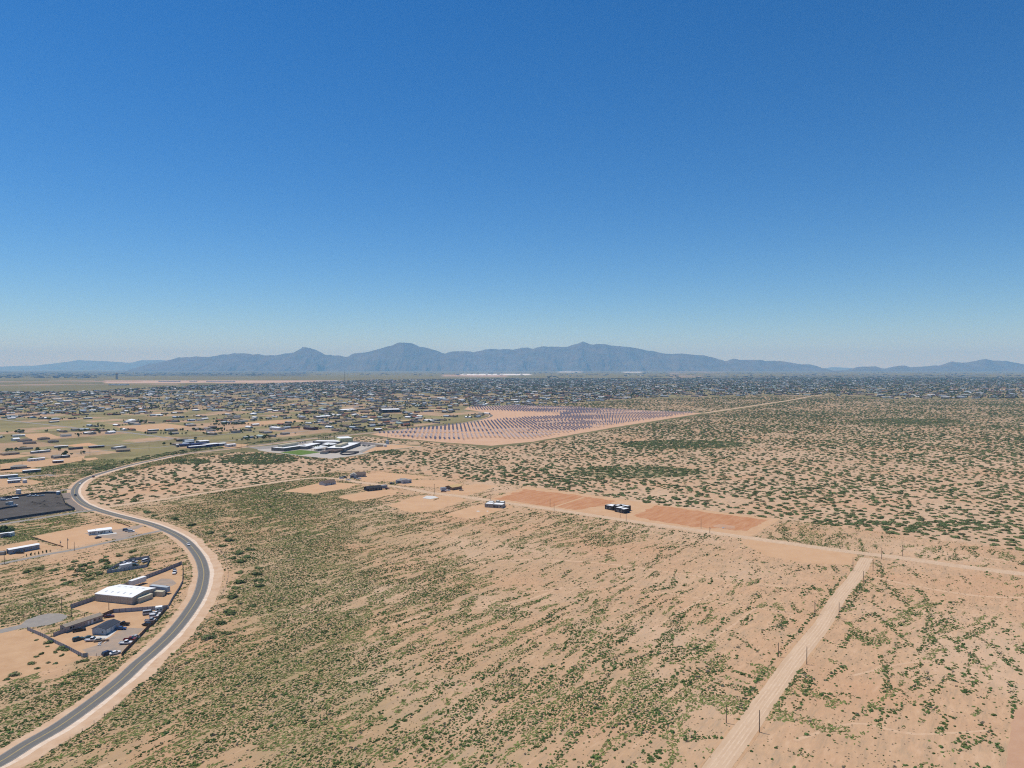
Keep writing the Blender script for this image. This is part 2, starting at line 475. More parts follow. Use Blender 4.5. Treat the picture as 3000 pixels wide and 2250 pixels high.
    me.loops.add(F.size); me.loops.foreach_set('vertex_index', F.ravel().astype(np.int32))
    me.polygons.add(len(F)); me.polygons.foreach_set('loop_start', (np.arange(len(F)) * 4).astype(np.int32))
    me.update(calc_edges=True)
    a = me.attributes.new('soil', 'FLOAT_COLOR', 'POINT')
    a.data.foreach_set('color', np.concatenate([col, np.ones((len(X), 1))], 1).ravel().astype(np.float32))
    bare_ = np.where((Y < 1100) | mq, 1.0, .12); bare_[tw] = .3
    b2 = me.attributes.new('bare', 'FLOAT', 'POINT'); b2.data.foreach_set('value', bare_.astype(np.float32))
    b = me.attributes.new('litter', 'FLOAT', 'POINT'); b.data.foreach_set('value', veg.astype(np.float32))
    # material
    m = bpy.data.materials.new('desert ground'); m.use_nodes = True
    t = m.node_tree; bs = t.nodes['Principled BSDF']
    bs.inputs['Roughness'].default_value = .95; bs.inputs['Specular IOR Level'].default_value = .05
    N = t.nodes.new; L = t.links.new
    pos = N('ShaderNodeNewGeometry').outputs['Position']
    at = N('ShaderNodeAttribute'); at.attribute_name = 'soil'
    av = N('ShaderNodeAttribute'); av.attribute_name = 'litter'
    ab = N('ShaderNodeAttribute'); ab.attribute_name = 'bare'
    def noise(scale, det, stretch=None):
        src = pos
        if stretch:
            mp = N('ShaderNodeMapping'); mp.vector_type = 'TEXTURE'; mp.inputs['Scale'].default_value = tuple(1 / v for v in stretch); mp.inputs['Rotation'].default_value = (0, 0, math.radians(UDEG))
            L(pos, mp.inputs[0]); src = mp.outputs[0]
        n = N('ShaderNodeTexNoise'); n.inputs['Scale'].default_value = scale; n.inputs['Detail'].default_value = det
        n.inputs['Roughness'].default_value = .62; L(src, n.inputs['Vector']); return n.outputs['Fac']
    def rng(src, a0, a1, b0, b1):
        r = N('ShaderNodeMapRange'); r.inputs[1].default_value = a0; r.inputs[2].default_value = a1
        r.inputs[3].default_value = b0; r.inputs[4].default_value = b1; L(src, r.inputs[0]); return r.outputs[0]
    def mixc(f, c1, c2, mode='MIX'):
        x = N('ShaderNodeMix'); x.data_type = 'RGBA'; x.blend_type = mode
        for s_, v in ((0, f), (6, c1), (7, c2)):
            if isinstance(v, (int, float)): x.inputs[s_].default_value = v
            elif isinstance(v, tuple): x.inputs[s_].default_value = (*v, 1)
            else: L(v, x.inputs[s_])
        return x.outputs[2]
    def mul(a_, b_):
        x = N('ShaderNodeMath'); x.operation = 'MULTIPLY'
        for i_, v in enumerate((a_, b_)):
            if isinstance(v, (int, float)): x.inputs[i_].default_value = v
            else: L(v, x.inputs[i_])
        return x.outputs[0]
    c = at.outputs['Color']
    nA = noise(.035, 5); nB = noise(.5, 6, (.5, 1.2, 1)); nC = noise(2.2, 3)
    c = mixc(mul(rng(nA, .3, .7, 0, .35), ab.outputs['Fac']), c, (0.53, 0.315, 0.185))
    c = mixc(1.0, c, rng(nB, .3, .7, .86, 1.10), 'MULTIPLY')
    nD = noise(.22, 7, (.35, 1.3, 1)); nE = noise(.9, 4, (.15, 1.6, 1))
    c = mixc(mul(mul(rng(nD, .45, .60, 0, .8), rng(nE, .40, .62, .25, 1)), ab.outputs['Fac']), c, (0.345, 0.252, 0.163))
    nF = noise(.011, 4)
    c = mixc(mul(rng(nF, .50, .66, 0, .5), ab.outputs['Fac']), c, (0.50, 0.285, 0.160))
    c = mixc(mul(rng(nF, .48, .34, 0, .45), ab.outputs['Fac']), c, (0.57, 0.405, 0.275))
    c = mixc(mul(rng(nD, .44, .30, 0, .5), ab.outputs['Fac']), c, (0.60, 0.42, 0.28))
    litter = mul(mul(rng(nB, .48, .66, 0, 1), rng(nC, .42, .6, 0, 1)), av.outputs['Fac'])
    c = mixc(mul(litter, .7), c, (0.20, 0.155, 0.095))
    L(c, bs.inputs['Base Color'])
    bp = N('ShaderNodeBump'); bp.inputs['Strength'].default_value = .5; bp.inputs['Distance'].default_value = .25
    L(nB, bp.inputs['Height']); L(bp.outputs[0], bs.inputs['Normal'])
    me.materials.append(m)
    o = bpy.data.objects.new('ground', me); COL.objects.link(o)
    struct(o, 'sandy desert plain reaching to the mountains')
build_ground()

# ------------------------------------------------------------------ mountains
SKY_MAIN = [(360, 1091), (376, 1085), (434, 1067), (499, 1054), (517, 1049), (579, 1044), (615, 1046), (651, 1040), (684, 1035.5), (723, 1037), (758, 1039), (808, 1041.6),
    (863, 1032.5), (888, 1017), (910, 1020), (931, 1027), (953, 1038), (1018, 1045), (1033, 1037), (1080, 1032), (1105, 1023.5), (1145, 1014.5), (1170, 1002),
    (1206, 1005.4), (1228, 1014.5), (1279, 1027), (1304, 1036), (1322, 1030), (1362, 1028), (1387, 1032.5), (1420, 1023.5), (1490, 1023.4), (1501, 1026), (1530, 1018.7),
    (1545, 1018.7), (1559, 1022), (1574, 1017), (1624, 1015), (1660, 1017), (1682, 1009.7), (1707, 1000.6), (1722, 1006), (1733, 1009), (1776, 1008.6), (1791, 1013),
    (1819, 1014.4), (1848, 1017.6), (1885, 1025), (1942, 1035), (2022, 1037), (2087, 1046), (2123, 1058), (2145, 1052), (2200, 1054), (2225, 1053), (2243, 1058), (2280, 1057),
    (2327, 1064), (2384, 1069.4), (2417, 1081), (2446, 1088), (2470, 1093)]
SKY_RIGHT = [(2430, 1094), (2482, 1084), (2515, 1075), (2562, 1073), (2592, 1080), (2623, 1073), (2648, 1071), (2666, 1076), (2706, 1073), (2750, 1070.5), (2786, 1059), (2822, 1063),
    (2851, 1059.7), (2887, 1050.6), (2909, 1056), (2952, 1058), (2981, 1064), (3010, 1070), (3100, 1078), (3300, 1086), (3500, 1094)]
SKY_FAR = [(-800, 1068), (-500, 1060), (-200, 1072), (0, 1074), (108, 1070.5), (166, 1064), (231, 1055), (311, 1058), (383, 1063), (412, 1056), (470, 1054), (520, 1060), (600, 1066), (700, 1080)]
SKY_GAP = [(2200, 1084), (2330, 1080), (2420, 1078), (2440, 1075), (2470, 1077), (2520, 1080), (2700, 1084)]
M_mtn = mat('bare mountain rock', (0.145, 0.112, 0.082), (0.068, 0.060, 0.048), .0017, .95, .05, stretch=(1, 1, 2.5), bump=25)

def mountain(name, label, sky_px, dist, foot, back, ncol, nrow, rough):
    xs = np.array([p[0] for p in sky_px], float); yy = np.array([p[1] for p in sky_px], float)
    cx = np.linspace(xs[0], xs[-1], ncol)
    cy = np.interp(cx, xs, yy)
    az = (cx - 1500) / FPX
    hh = H + (HY - cy) / FPX * dist
    rows = np.concatenate([np.linspace(-foot, 0, nrow), np.linspace(0, back, nrow // 3)[1:]])
    V = []
    for r in rows:
        D = dist + r
        X = az * D
        s = np.clip(1 + r / foot, 0, 1) if r <= 0 else np.clip(1 - r / back, 0, 1)
        # spurs and ravines running down from the crest
        rav = np.abs(fbm(X / 1150 + r / 6000, np.full_like(X, r / 4200), 61, 5) - .5) * 2
        rav2 = np.abs(fbm(X / 430, np.full_like(X, r / 1500), 71, 4) - .5) * 2
        prof = s ** 1.75 if r <= 0 else s
        body = prof * hh
        amp = (s * (1 - s) * 4)
        z = body - amp * hh * (rough * (0.75 - rav)) * 1.25 - amp * hh * .42 * (.6 - rav2)
        jag = (fbm(X / 260, np.full_like(X, r / 400), 81, 4) - .5) * 115 * s ** 3
        z = z + jag * rough
        if r == -foot or r == back: z = z * 0 - 30
        V.append(np.stack([X, np.full_like(X, D), np.maximum(z, -30)], 1))
    V = np.concatenate(V)
    nr = len(rows)
    idx = np.arange(nr * ncol).reshape(nr, ncol)
    F = np.stack([idx[:-1, :-1], idx[:-1, 1:], idx[1:, 1:], idx[1:, :-1]], -1).reshape(-1, 4)
    me = bpy.data.meshes.new(name); me.from_pydata(V.tolist(), [], F.tolist()); me.materials.append(M_mtn)
    o = bpy.data.objects.new(name, me); COL.objects.link(o)
    struct(o, label)
mountain('mountain_range', 'long rugged mountain range across the horizon', SKY_MAIN, 30000, 5600, 5000, 560, 50, .6)
mountain('hills', 'low desert hills at the right end of the horizon', SKY_RIGHT, 28500, 4300, 4000, 240, 30, .45)
mountain('mountain_range', 'pale far mountain range in the haze behind the city', SKY_FAR, 47000, 5000, 4000, 200, 18, .35)
mountain('mountain_range', 'faint peak seen through the gap between the ranges', SKY_GAP, 52000, 4000, 3000, 80, 12, .3)

# ------------------------------------------------------------------ haze
mh = bpy.data.materials.new('desert haze'); mh.use_nodes = True
th = mh.node_tree
th.nodes.remove(th.nodes['Principled BSDF'])
pv = th.nodes.new('ShaderNodeVolumePrincipled')
pv.inputs['Color'].default_value = (0.27, 0.60, 1.0, 1)
pv.inputs['Density'].default_value = 3.9e-5
pv.inputs['Absorption Color'].default_value = (0.6, 0.6, 0.6, 1)
pv.inputs['Anisotropy'].default_value = 0.0
th.links.new(pv.outputs[0], th.nodes['Material Output'].inputs['Volume'])
hb = MB(); hb.box(-75000, 75000, -2500, 60000, -60, 1500)
haze = hb.obj('haze', mh); haze['kind'] = 'stuff'; haze['label'] = 'thin blue desert haze over the whole plain'; haze['category'] = 'haze'

# ------------------------------------------------------------------ paved road, shoulders, dirt roads
ROAD_PX = [(-90, 2275), (0, 2231.6), (81, 2181), (179, 2124), (285, 2048), (358, 1989.5), (407, 1943), (443, 1913), (506, 1852.5), (554, 1792), (585, 1738.6), (596.5, 1691),
           (595, 1664), (585, 1635), (563, 1604), (535, 1578.5), (494, 1556), (443, 1536), (389, 1521.5), (332, 1507), (285, 1493), (247, 1477), (225, 1458), (218, 1439), (231, 1417),
           (259.5, 1399.7), (316.5, 1380.7), (380, 1363), (443, 1349), (538, 1330), (700, 1311), (845, 1293.5), (917, 1284), (1062, 1270), (1185, 1257), (1315, 1245), (1387, 1234),
           (1428, 1224), (1440, 1217), (1423, 1211.6), (1380, 1206), (1300, 1203)]
ROAD = catmull([g(*p) for p in ROAD_PX], 8)
near_len = len(catmull([g(*p) for p in ROAD_PX[:30]], 8))
ROADN = ROAD[:near_len]
ribbon('road_shoulder', 'wide sandy shoulder of the curving paved road', ROAD, 6.6, 10.6, .012, M_shoulder, 1.0, 1.6, excl=True)
ribbon('road_shoulder', 'bleached caliche strip along the outer edge of the asphalt', ROADN, -3.4, 5.6, .020, M_caliche, 0, .8)
ribbon('road', 'two lane grey asphalt road sweeping in a long bend', ROAD, 3.45, 3.45, .05, M_asphalt)
M_wear = mat('tyre polished asphalt', (0.125, 0.121, 0.113), (0.155, 0.149, 0.138), .5, .85, .25, stretch=(.2, 1, 1))
for s_ in (2.5, .95, -.95, -2.5):
    ribbon('wheel_track', 'darker wheel track worn into the asphalt', ROADN, .32, .32, .054, M_wear, .12, .12, offset=s_)
for s_ in (.14, -.14):
    ribbon('road_marking', 'double yellow centre line of the paved road', ROADN, .075, .075, .058, M_yellow, offset=s_, step=3)
for s_ in (3.15, -3.15):
    ribbon('road_marking', 'worn white edge line of the paved road', ROADN, .06, .06, .058, M_whiteline, offset=s_, step=3)
DR = catmull([g(*p) for p in [(300, 1487), (480, 1462), (700, 1429), (845, 1408), (935, 1400), (1010, 1405), (1054, 1413), (1170, 1427), (1264, 1444), (1351, 1454), (1423, 1465),
     (1473, 1472), (1644, 1496), (1807, 1521), (2010, 1549), (2153, 1570), (2300, 1590), (2385, 1602.6), (2527, 1621), (2629, 1633), (2832, 1661.6), (3000, 1682), (3150, 1702)]], 6)
ribbon('dirt_road', 'pale dirt road running past the new houses and red fields', DR, 5.0, 5.0, .016, M_dirtroad, .7, .7, excl=True)
DR2 = catmull([g(*p) for p in [(2070, 2290), (2100, 2250), (2263, 2024), (2338, 1920), (2405, 1836), (2454, 1755), (2507, 1690), (2540, 1635)]], 6)
ribbon('dirt_road', 'broad packed dirt street lined with wooden poles', DR2, 4.1, 4.1, .024, M_dirtroad, .35, .35, excl=True)
M_rut = mat('loose pale rut sand', (0.62, 0.465, 0.325), (0.53, 0.37, 0.245), .4, .95, .05)
for ln_, lab_ in ((DR2, 'pale wheel rut in the packed dirt street'), (DR, 'pale wheel rut in the dirt road past the houses')):
    for s_ in (1.9, .6, -.9, -2.2):
        ribbon('wheel_rut', lab_, ln_, .28, .28, .032, M_rut, .25, .25, offset=s_)
for s_, j_ in ((4.6, 1), (-4.6, 1)):
    ribbon('road_berm', 'low sandy berm along the packed dirt street', DR2, .5, .5, .028, M_dirt, .5, .5, offset=s_)
DR3 = [g(*p) for p in [(2060, 1211), (2200, 1190), (2308, 1173.6), (2381, 1160), (2431, 1154.5)]]
ribbon('dirt_road', 'straight dirt track across the mesquite flats to the town', DR3, 7, 7, .15, M_dirtroad, 1.5, 1.5, excl=True, step=20)
DR4 = [g(*p) for p in [(1190, 2275), (1320, 2185), (1500, 2060), (1640, 1950), (1760, 1870), (1880, 1795)]]
for s_ in (.95, -.95):
    ribbon('dirt_track', 'faint wheel rut crossing the scrub field', DR4, .32, .32, .01, M_dirt, .15, .15, offset=s_, excl=True)
M_wash = mat('bleached wash sand', (0.58, 0.405, 0.265), (0.50, 0.32, 0.195), .3, .95, .05)
for pts_, wd_ in (([(1300, 1660), (1520, 1640), (1760, 1650), (2060, 1690), (2300, 1720)], .9), ([(1500, 1740), (1800, 1720), (2150, 1770), (2330, 1800)], .7), ([(2560, 1690), (2700, 1720), (2860, 1745), (3020, 1752)], 1.3), ([(2500, 1980), (2680, 1940), (2850, 1960), (3030, 2010)], .8),
                 ([(2330, 2170), (2500, 2120), (2680, 2150), (2900, 2140)], .7), ([(1150, 1830), (1300, 1790), (1500, 1770), (1650, 1720)], .9), ([(2650, 1600), (2800, 1625), (3020, 1650)], 1.4), ([(860, 1760), (1000, 1735), (1160, 1745), (1260, 1730)], .8), ([(1900, 1850), (2050, 1760), (2180, 1690)], .6), ([(2000, 1930), (2120, 1850), (2230, 1770)], .6)):
    ribbon('sand_wash', 'faint bleached track crossing the sand', catmull([g(*p) for p in pts_], 5), wd_, wd_, .006, M_wash, wd_ * .7, wd_ * .7)
# side streets on the left
ST1 = [g(*p) for p in [(-20, 1655), (0, 1652), (60, 1640), (150, 1622), (219, 1610), (310, 1590), (400, 1570), (455, 1558), (485, 1553)]]
ribbon('side_street', 'narrow grey side street below the mobile homes', catmull(ST1, 5), 2.5, 2.5, .042, M_asphalt2, .15, .15, excl=True)
ST2 = [g(*p) for p in [(-20, 1540), (60, 1527), (150, 1513), (230, 1500), (282, 1495)]]
ribbon('side_street', 'grey gravel street beside the black yard', catmull(ST2, 5), 3.2, 3.2, .040, M_asphalt2, .4, .4, excl=True)
ST3 = [g(*p) for p in [(130, 1441), (170, 1438), (212, 1432)]]
ribbon('side_street', 'short asphalt apron at the bend of the road', ST3, 3, 3, .040, M_asphalt2, excl=True)
for pts, wd, lab in (([(-10, 1228), (226, 1254), (362, 1265.5), (500, 1284), (565, 1293), (620, 1306)], 4.5, 'straight town street slanting down past the lots'),
                 ([(225, 1329), (340, 1317), (460, 1311), (560, 1299)], 2.6, 'thin paved lane crossing the green lots'),
                 ([(310, 1306), (400, 1297), (520, 1285), (620, 1276), (800, 1258), (940, 1243), (1100, 1226)], 3.0, 'long town lane between green lots and homes'),
                 ([(610, 1299), (760, 1281), (900, 1262), (1060, 1250), (1200, 1236)], 3.4, 'frontage street of the town below the scattered trailers'),
                 ([(60, 1402), (90, 1396), (140, 1391), (160, 1393)], 4.0, 'short gravel cul-de-sac beside the long trailers')):
    ribbon('town_street', lab, [g(*p) for p in pts], wd, wd, .06, M_asphalt2, .3, .3, excl=True, step=15)
for x0, x1, k in ((-10, 1000, 0), (0, 1300, 1), (100, 1500, 2), (300, 1700, 3), (1500, 2300, 4)):
    yy = (1186, 1172, 1160, 1150, 1140)[k]
    ribbon('town_street', ('pale dirt street through the middle of the town', 'distant pale street crossing the tree-dotted lots', 'far pale street among the small roofs', 'farthest pale street near the dark trees', 'pale street behind the mesquite flats')[k],
           [g(x0, yy + 5), g((x0 + x1) / 2, yy), g(x1, yy - 3)], 4.5, 4.5, .3, M_dirtroad, 1, 1, step=40)

# ------------------------------------------------------------------ lots, fields, yards
patch('tilled_field', 'ploughed red field strip next to the dirt road, divided in two', [(1452, 1461), (1538, 1433), (1700, 1452), (1807, 1468), (1760, 1482), (1685, 1493), (1600, 1483)], .03, M_tilled, 3.0)
ribbon('field_path', 'sandy path dividing the red field', [g(1622, 1486), g(1710, 1457)], 1.6, 1.6, .042, M_pad, .3, .3)
patch('tilled_field', 'ploughed red field strip running down from the black house', [(1851, 1513), (1917, 1480), (2080, 1502), (2250, 1523), (2225, 1537), (2180, 1556), (2000, 1539)], .03, M_tilled, 3.2)
patch('graded_lot', 'graded sand around the red fields and the black house', [(1425, 1464), (1545, 1425), (1700, 1446), (1900, 1474), (2110, 1501), (2285, 1521), (2262, 1535), (2200, 1572), (2000, 1546), (1807, 1517), (1644, 1492)], .008, M_pad, .8)
patch('graded_lot', 'smooth bare sand pad in the corner of the two dirt roads', [(2165, 1588), (2202, 1579), (2385, 1606), (2512, 1625), (2495, 1655), (2360, 1649), (2250, 1630)], .009, M_pad, 1.0)
for lab, poly in (
    ('bare sand lot behind the brown roofed house', [(825, 1440), (953, 1411), (1054, 1418), (1010, 1432), (917, 1447)]),
    ('bare sand lot behind the dark roofed house', [(986, 1456), (1080, 1438), (1166, 1434), (1160, 1448), (1040, 1470)]),
    ('bare sand lot round the concrete slab', [(1134, 1481), (1224, 1452), (1315, 1452), (1369, 1463), (1279, 1496), (1206, 1503)]),
    ('bare sand lot in front of the grey flat roofed house', [(1297, 1510), (1387, 1481), (1488, 1476), (1500, 1485), (1387, 1521)]),
    ('bare sand lot round the grey gabled house', [(1040, 1396), (1116, 1382), (1264, 1397), (1170, 1411), (1062, 1411)]),
    ('bare sand lot round the pale stucco house', [(1160, 1420), (1206, 1406), (1297, 1407), (1369, 1420), (1279, 1429)]),
    ('bare sand lot round the half built wooden house', [(1279, 1442), (1315, 1424), (1405, 1417), (1460, 1425), (1369, 1453)])):
    patch('graded_lot', lab, poly, .010, M_pad, 2.4)
patch('tilled_field', 'corner of a red brown ploughed field', [(2948, 2250), (2958, 2150), (2970, 2080), (3040, 2050), (3040, 2290), (2948, 2290)], .011, M_redearth, .5)
patch('graded_lot', 'bare sand round the white house', [(95, 1571), (230, 1545), (333, 1532), (400, 1540), (445, 1548), (470, 1556), (380, 1569), (220, 1601), (187, 1608)], .010, M_pad, .5)
patch('graded_lot', 'bare sand round the long grey mobile home', [(-20, 1606), (60, 1588), (95, 1582), (180, 1606), (100, 1623), (-20, 1644)], .010, M_dirt, .5)
patch('driveway', 'grey gravel drive round the white house', [ZA(1300, 650), ZA(1480, 610), ZA(1820, 585), ZA(2150, 515), ZA(2240, 520), ZA(2130, 575), ZA(2010, 600), ZA(2140, 640), ZA(1960, 705), ZA(1840, 740), ZA(1560, 710)], .02, M_gravel, .3)
patch('gravel_yard', 'black gravel storage yard inside a dark fence', [(-30, 1534), (0, 1529), (60, 1521), (150, 1507), (216, 1494), (205, 1486), (194, 1478), (184, 1462), (176, 1447), (150, 1444), (90, 1450), (-30, 1464)], .03, M_darkgravel, .3)
patch('gravel_apron', 'brown grey apron between the black yard and the bend', [(178, 1446), (205, 1443), (213, 1465), (232, 1480), (256, 1494), (226, 1497), (205, 1483), (190, 1468)], .021, mat('brown grey apron', (.19, .165, .145), (.25, .20, .165), .2, .95, .05), .3)
patch('cul_de_sac', 'grey paved turning circle beside the sand yards', [ZC(-320, 340), ZC(0, 265), ZC(90, 190), ZC(250, 130), ZC(420, 92), ZC(600, 90), ZC(700, 110), ZC(722, 145), ZC(660, 200), ZC(480, 260), ZC(300, 290), ZC(0, 325), ZC(-320, 400)], .03, M_asphalt2, .2)
patch('fenced_yard', 'bare sand of the warehouse yard', [ZB(155, 830), ZB(570, 690), ZB(1500, 300), ZB(2055, 75), ZB(2065, 390), ZB(1830, 790), ZB(1300, 850), ZB(900, 900), ZB(660, 940)], .010, M_dirt, .3)
patch('fenced_yard', 'bare sand of the parked car yard', [ZC(120, 345), ZC(500, 440), ZC(1250, 200), ZC(1430, 75), ZC(2200, 10), ZC(2050, 250), ZC(1850, 460), ZC(1560, 745), ZC(970, 770), ZC(560, 560)], .010, M_dirt, .3)
patch('gravel_patch', 'dark gravel parking strip inside the car yard', [ZC(960, 650), ZC(1350, 520), ZC(1500, 370), ZC(1700, 310), ZC(1900, 320), ZC(1760, 450), ZC(1600, 640), ZC(1500, 735), ZC(1100, 745)], .014, M_gravel, .6)
patch('gravel_patch', 'grey gravel patch behind the containers', [ZB(1480, 420), ZB(1700, 320), ZB(1850, 320), ZB(1960, 400), ZB(1880, 450), ZB(1600, 470)], .014, M_gravel, .8)
patch('fenced_yard', 'bare sand of the open lot below the turning circle', [(-30, 1850), (75, 1845), (140, 1875), (245, 1928), (200, 1945), (60, 1985), (-30, 2005)], .010, M_dirt, .5)
patch('concrete_slab', 'pale concrete apron in front of the dark roofed shed', [ZC(1080, 445), ZC(1340, 432), ZC(1450, 330), ZC(1500, 312), ZC(1525, 325), ZC(1390, 440), ZC(1300, 490), ZC(1120, 470)], .02, M_concrete, .1)
patch('solar_ground', 'graded pink sand of the solar farm', SOLAR, .05, M_solar_ground, 1.5, step=15)
patch('school_ground', 'pale graded ground round the school', [ZD(-40, 215), ZD(300, 195), ZD(640, 140), ZD(1000, 120), ZD(1500, 165), ZD(2100, 212), ZD(1500, 275), ZD(1240, 330), ZD(930, 372), ZD(700, 350), ZD(480, 330), ZD(270, 300), ZD(120, 285), ZD(-20, 260)], .03, M_concrete2, .8, step=8)
patch('parking_lot', 'grey school car park behind the long wing', [ZD(-150, 225), ZD(150, 200), ZD(450, 160), ZD(640, 142), ZD(700, 150), ZD(500, 190), ZD(200, 235), ZD(0, 250)], .05, M_asphalt2, .2, step=8)
patch('parking_lot', 'dark school lane behind the gym', [ZD(1000, 128), ZD(1250, 140), ZD(1550, 180), ZD(1600, 192), ZD(1340, 190), ZD(1210, 165)], .05, mat('dark lane', (.17, .15, .14), None, .2), .2, step=8)
patch('school_drive', 'narrow grey drive beside the school pad', [ZD(1270, 285), ZD(1480, 200), ZD(1530, 205), ZD(1330, 295)], .05, M_asphalt2, .2, step=8)
patch('graded_lot', 'pale sand pad behind the school', [ZD(1480, 215), ZD(1700, 185), ZD(2080, 210), ZD(1500, 272), ZD(1330, 300)], .042, M_pad, .5, step=8)
patch('lawn', 'bright green school lawn', [ZD(270, 292), ZD(400, 272), ZD(520, 258), ZD(640, 266), ZD(800, 288), ZD(660, 308), ZD(530, 326), ZD(420, 312)], .06, M_lawn, .2, step=6)
# bare and green lots between the trailers on the left
for i_, (poly, mm, lab) in enumerate((
    ([(0, 1360), (60, 1352), (150, 1343), (215, 1340), (250, 1334), (240, 1350), (150, 1365), (80, 1372), (0, 1380)], M_dirt, 'bare sand lot round the white mobile home'),
    ([(-20, 1402), (40, 1404), (70, 1402), (130, 1412), (100, 1420), (-20, 1430)], M_dirt, 'bare sand lot beside the parked travel trailers'),
    ([(190, 1305), (260, 1297), (290, 1305), (220, 1309)], M_tint, 'bare pink lot behind the small trailers'),
    ([(-20, 1325), (60, 1332), (100, 1334), (40, 1343), (-20, 1346)], M_dirt, 'sandy lot round the tan house'),
    ([(0, 1375), (80, 1368), (125, 1375), (60, 1384), (0, 1384)], M_dirt, 'sandy lot round the grey hipped house'),
    ([(240, 1344), (280, 1340), (290, 1345), (255, 1350)], M_pad, 'small patch of bare sand in the green field'),
    ([(640, 1310), (690, 1300), (730, 1302), (700, 1314)], M_dirt, 'bare sand corner beside the blue sheds'),
    ([(60, 1272), (140, 1268), (180, 1282), (100, 1290)], M_dirt, 'sandy lot beside the far trailer'),
    ([(330, 1250), (480, 1240), (560, 1250), (420, 1265)], M_dirt, 'broad bare lot in the town'),
    ([(700, 1238), (860, 1228), (900, 1234), (740, 1247)], M_dirt, 'bare sand lot among the trees'))):
    patch('bare_lot', lab, poly, .05, mm, 1.0, step=6)

# ------------------------------------------------------------------ plants: leaf-clump meshes
def leaf_clump(name, seed, n, rx, ry, rz, leaf, mats, flat=0.0, core=True, lift=0.0, lumps=5, trunk=False):
    r = random.Random(seed)
    mb = MB()
    lm = [(r.uniform(-.55, .55), r.uniform(-.55, .55), r.uniform(.25, .65), r.uniform(.35, .6)) for _ in range(lumps)]
    if core:
        k, rings = 9, 3
        for li, (lx, ly, lz, lr) in enumerate(lm[:4] + [(0, 0, .3, .6)]):
            b = len(mb.v)
            for ri in range(rings):
                a = ri / rings * math.pi / 2
                for i in range(k):
                    th_ = 2 * math.pi * i / k
                    rr = lr * .85 * math.cos(a) * r.uniform(.85, 1.1)
                    mb.v.append(((lx + rr * math.cos(th_)) * rx, (ly + rr * math.sin(th_)) * ry, lift + max(0, lz - .35 + lr * .85 * math.sin(a) + (0 if ri else -.3)) * rz))
            mb.v.append((lx * rx, ly * ry, lift + (lz - .35 + lr * .85) * rz))
            for ri in range(rings - 1):
                for i in range(k):
                    j = (i + 1) % k
                    mb.f.append((b + ri * k + i, b + ri * k + j, b + (ri + 1) * k + j, b + (ri + 1) * k + i)); mb.m.append(0)
            for i in range(k):
                mb.f.append((b + (rings - 1) * k + i, b + (rings - 1) * k + (i + 1) % k, b + rings * k)); mb.m.append(0)
    for q in range(n):
        lx, ly, lz, lr = r.choice(lm)
        d = Vector((r.gauss(0, 1), r.gauss(0, 1), abs(r.gauss(0, 1)) * (1 - flat) + .05)).normalized()
        c = Vector(((lx + d.x * lr) * rx, (ly + d.y * lr) * ry, lift + max(.02, (lz - .35 + d.z * lr)) * rz))
        nrm = (d + Vector((r.uniform(-.7, .7), r.uniform(-.7, .7), r.uniform(-.2, .8)))).normalized()
        t1 = nrm.orthogonal().normalized(); t2 = nrm.cross(t1)
        s = leaf * r.uniform(.6, 1.35)
        a = r.uniform(0, 6.28); u = t1 * math.cos(a) + t2 * math.sin(a); v = nrm.cross(u)
        mb.quad(c - u * s - v * s * .45, c + u * s * .2 - v * s * .7, c + u * s + v * s * .2, c - u * s * .1 + v * s * .65, m=min(len(mats) - 1, 1 if r.random() < .35 else 0))
    return mb.mesh(name, mats)

def foliage(name, c1, c2, rnd=.3):
    return mat(name, c1, c2, 1.6, .9, .08, rnd=rnd, coord='object')
M_shrub = foliage('dark creosote leaves', (0.100, 0.155, 0.049), (0.070, 0.115, 0.037), .35)
M_shrub2 = foliage('lighter creosote leaves', (0.149, 0.195, 0.063), (0.103, 0.143, 0.048), .35)  # paler green, mixed at random among the darker leaves
M_mesq = foliage('mesquite leaves', (0.119, 0.151, 0.059), (0.083, 0.109, 0.044), .30)
M_mesq2 = foliage('pale mesquite leaves', (0.174, 0.188, 0.080), (0.124, 0.147, 0.059), .30)
M_olive = foliage('olive grass', (0.185, 0.235, 0.062), (0.132, 0.179, 0.046), .4)
M_olive2 = foliage('dry olive grass', (0.25, 0.23, 0.105), (0.18, 0.175, 0.075), .4)
M_dry = foliage('dry brown stalks', (0.27, 0.21, 0.14), (0.17, 0.135, 0.095), .4)
M_greybush = foliage('grey green sage leaves', (0.155, 0.165, 0.115), (0.105, 0.112, 0.078), .35)
M_tree = foliage('tree leaves', (0.096, 0.129, 0.049), (0.064, 0.091, 0.036), .35)
M_tree2 = foliage('lighter tree leaves', (0.124, 0.156, 0.060), (0.086, 0.119, 0.046), .3)
M_bark = mat('grey brown bark', (.16, .12, .09), None, 3, .9, coord='object')

def proto(me):
    return bpy.data.objects.new(me.name + '_source', me)
SHRUB = [leaf_clump('desert_shrub', 100 + i, 78, 1, 1, 1.1, .22, [M_shrub, M_shrub2] if i < 6 else ([M_shrub2, M_olive] if i == 6 else [M_greybush, M_dry]), core=i < 7, lumps=4 + i % 4) for i in range(8)]
MOUND = [leaf_clump('mesquite_mound', 200 + i, 150, 1, 1, .95, .14, [M_mesq, M_mesq2] if i < 8 else [M_mesq2, M_dry], flat=.3, lumps=5 + i % 4) for i in range(9)]
TUFT = [leaf_clump('grass_tuft', 300 + i, 34, 1, 1, .8, .30, [M_olive, M_olive2], core=False, lumps=3 + i % 3) for i in range(5)]
DRY = [leaf_clump('dry_tuft', 340 + i, 22, 1, 1, .6, .26, [M_dry, M_olive2], core=False, lumps=3) for i in range(3)]

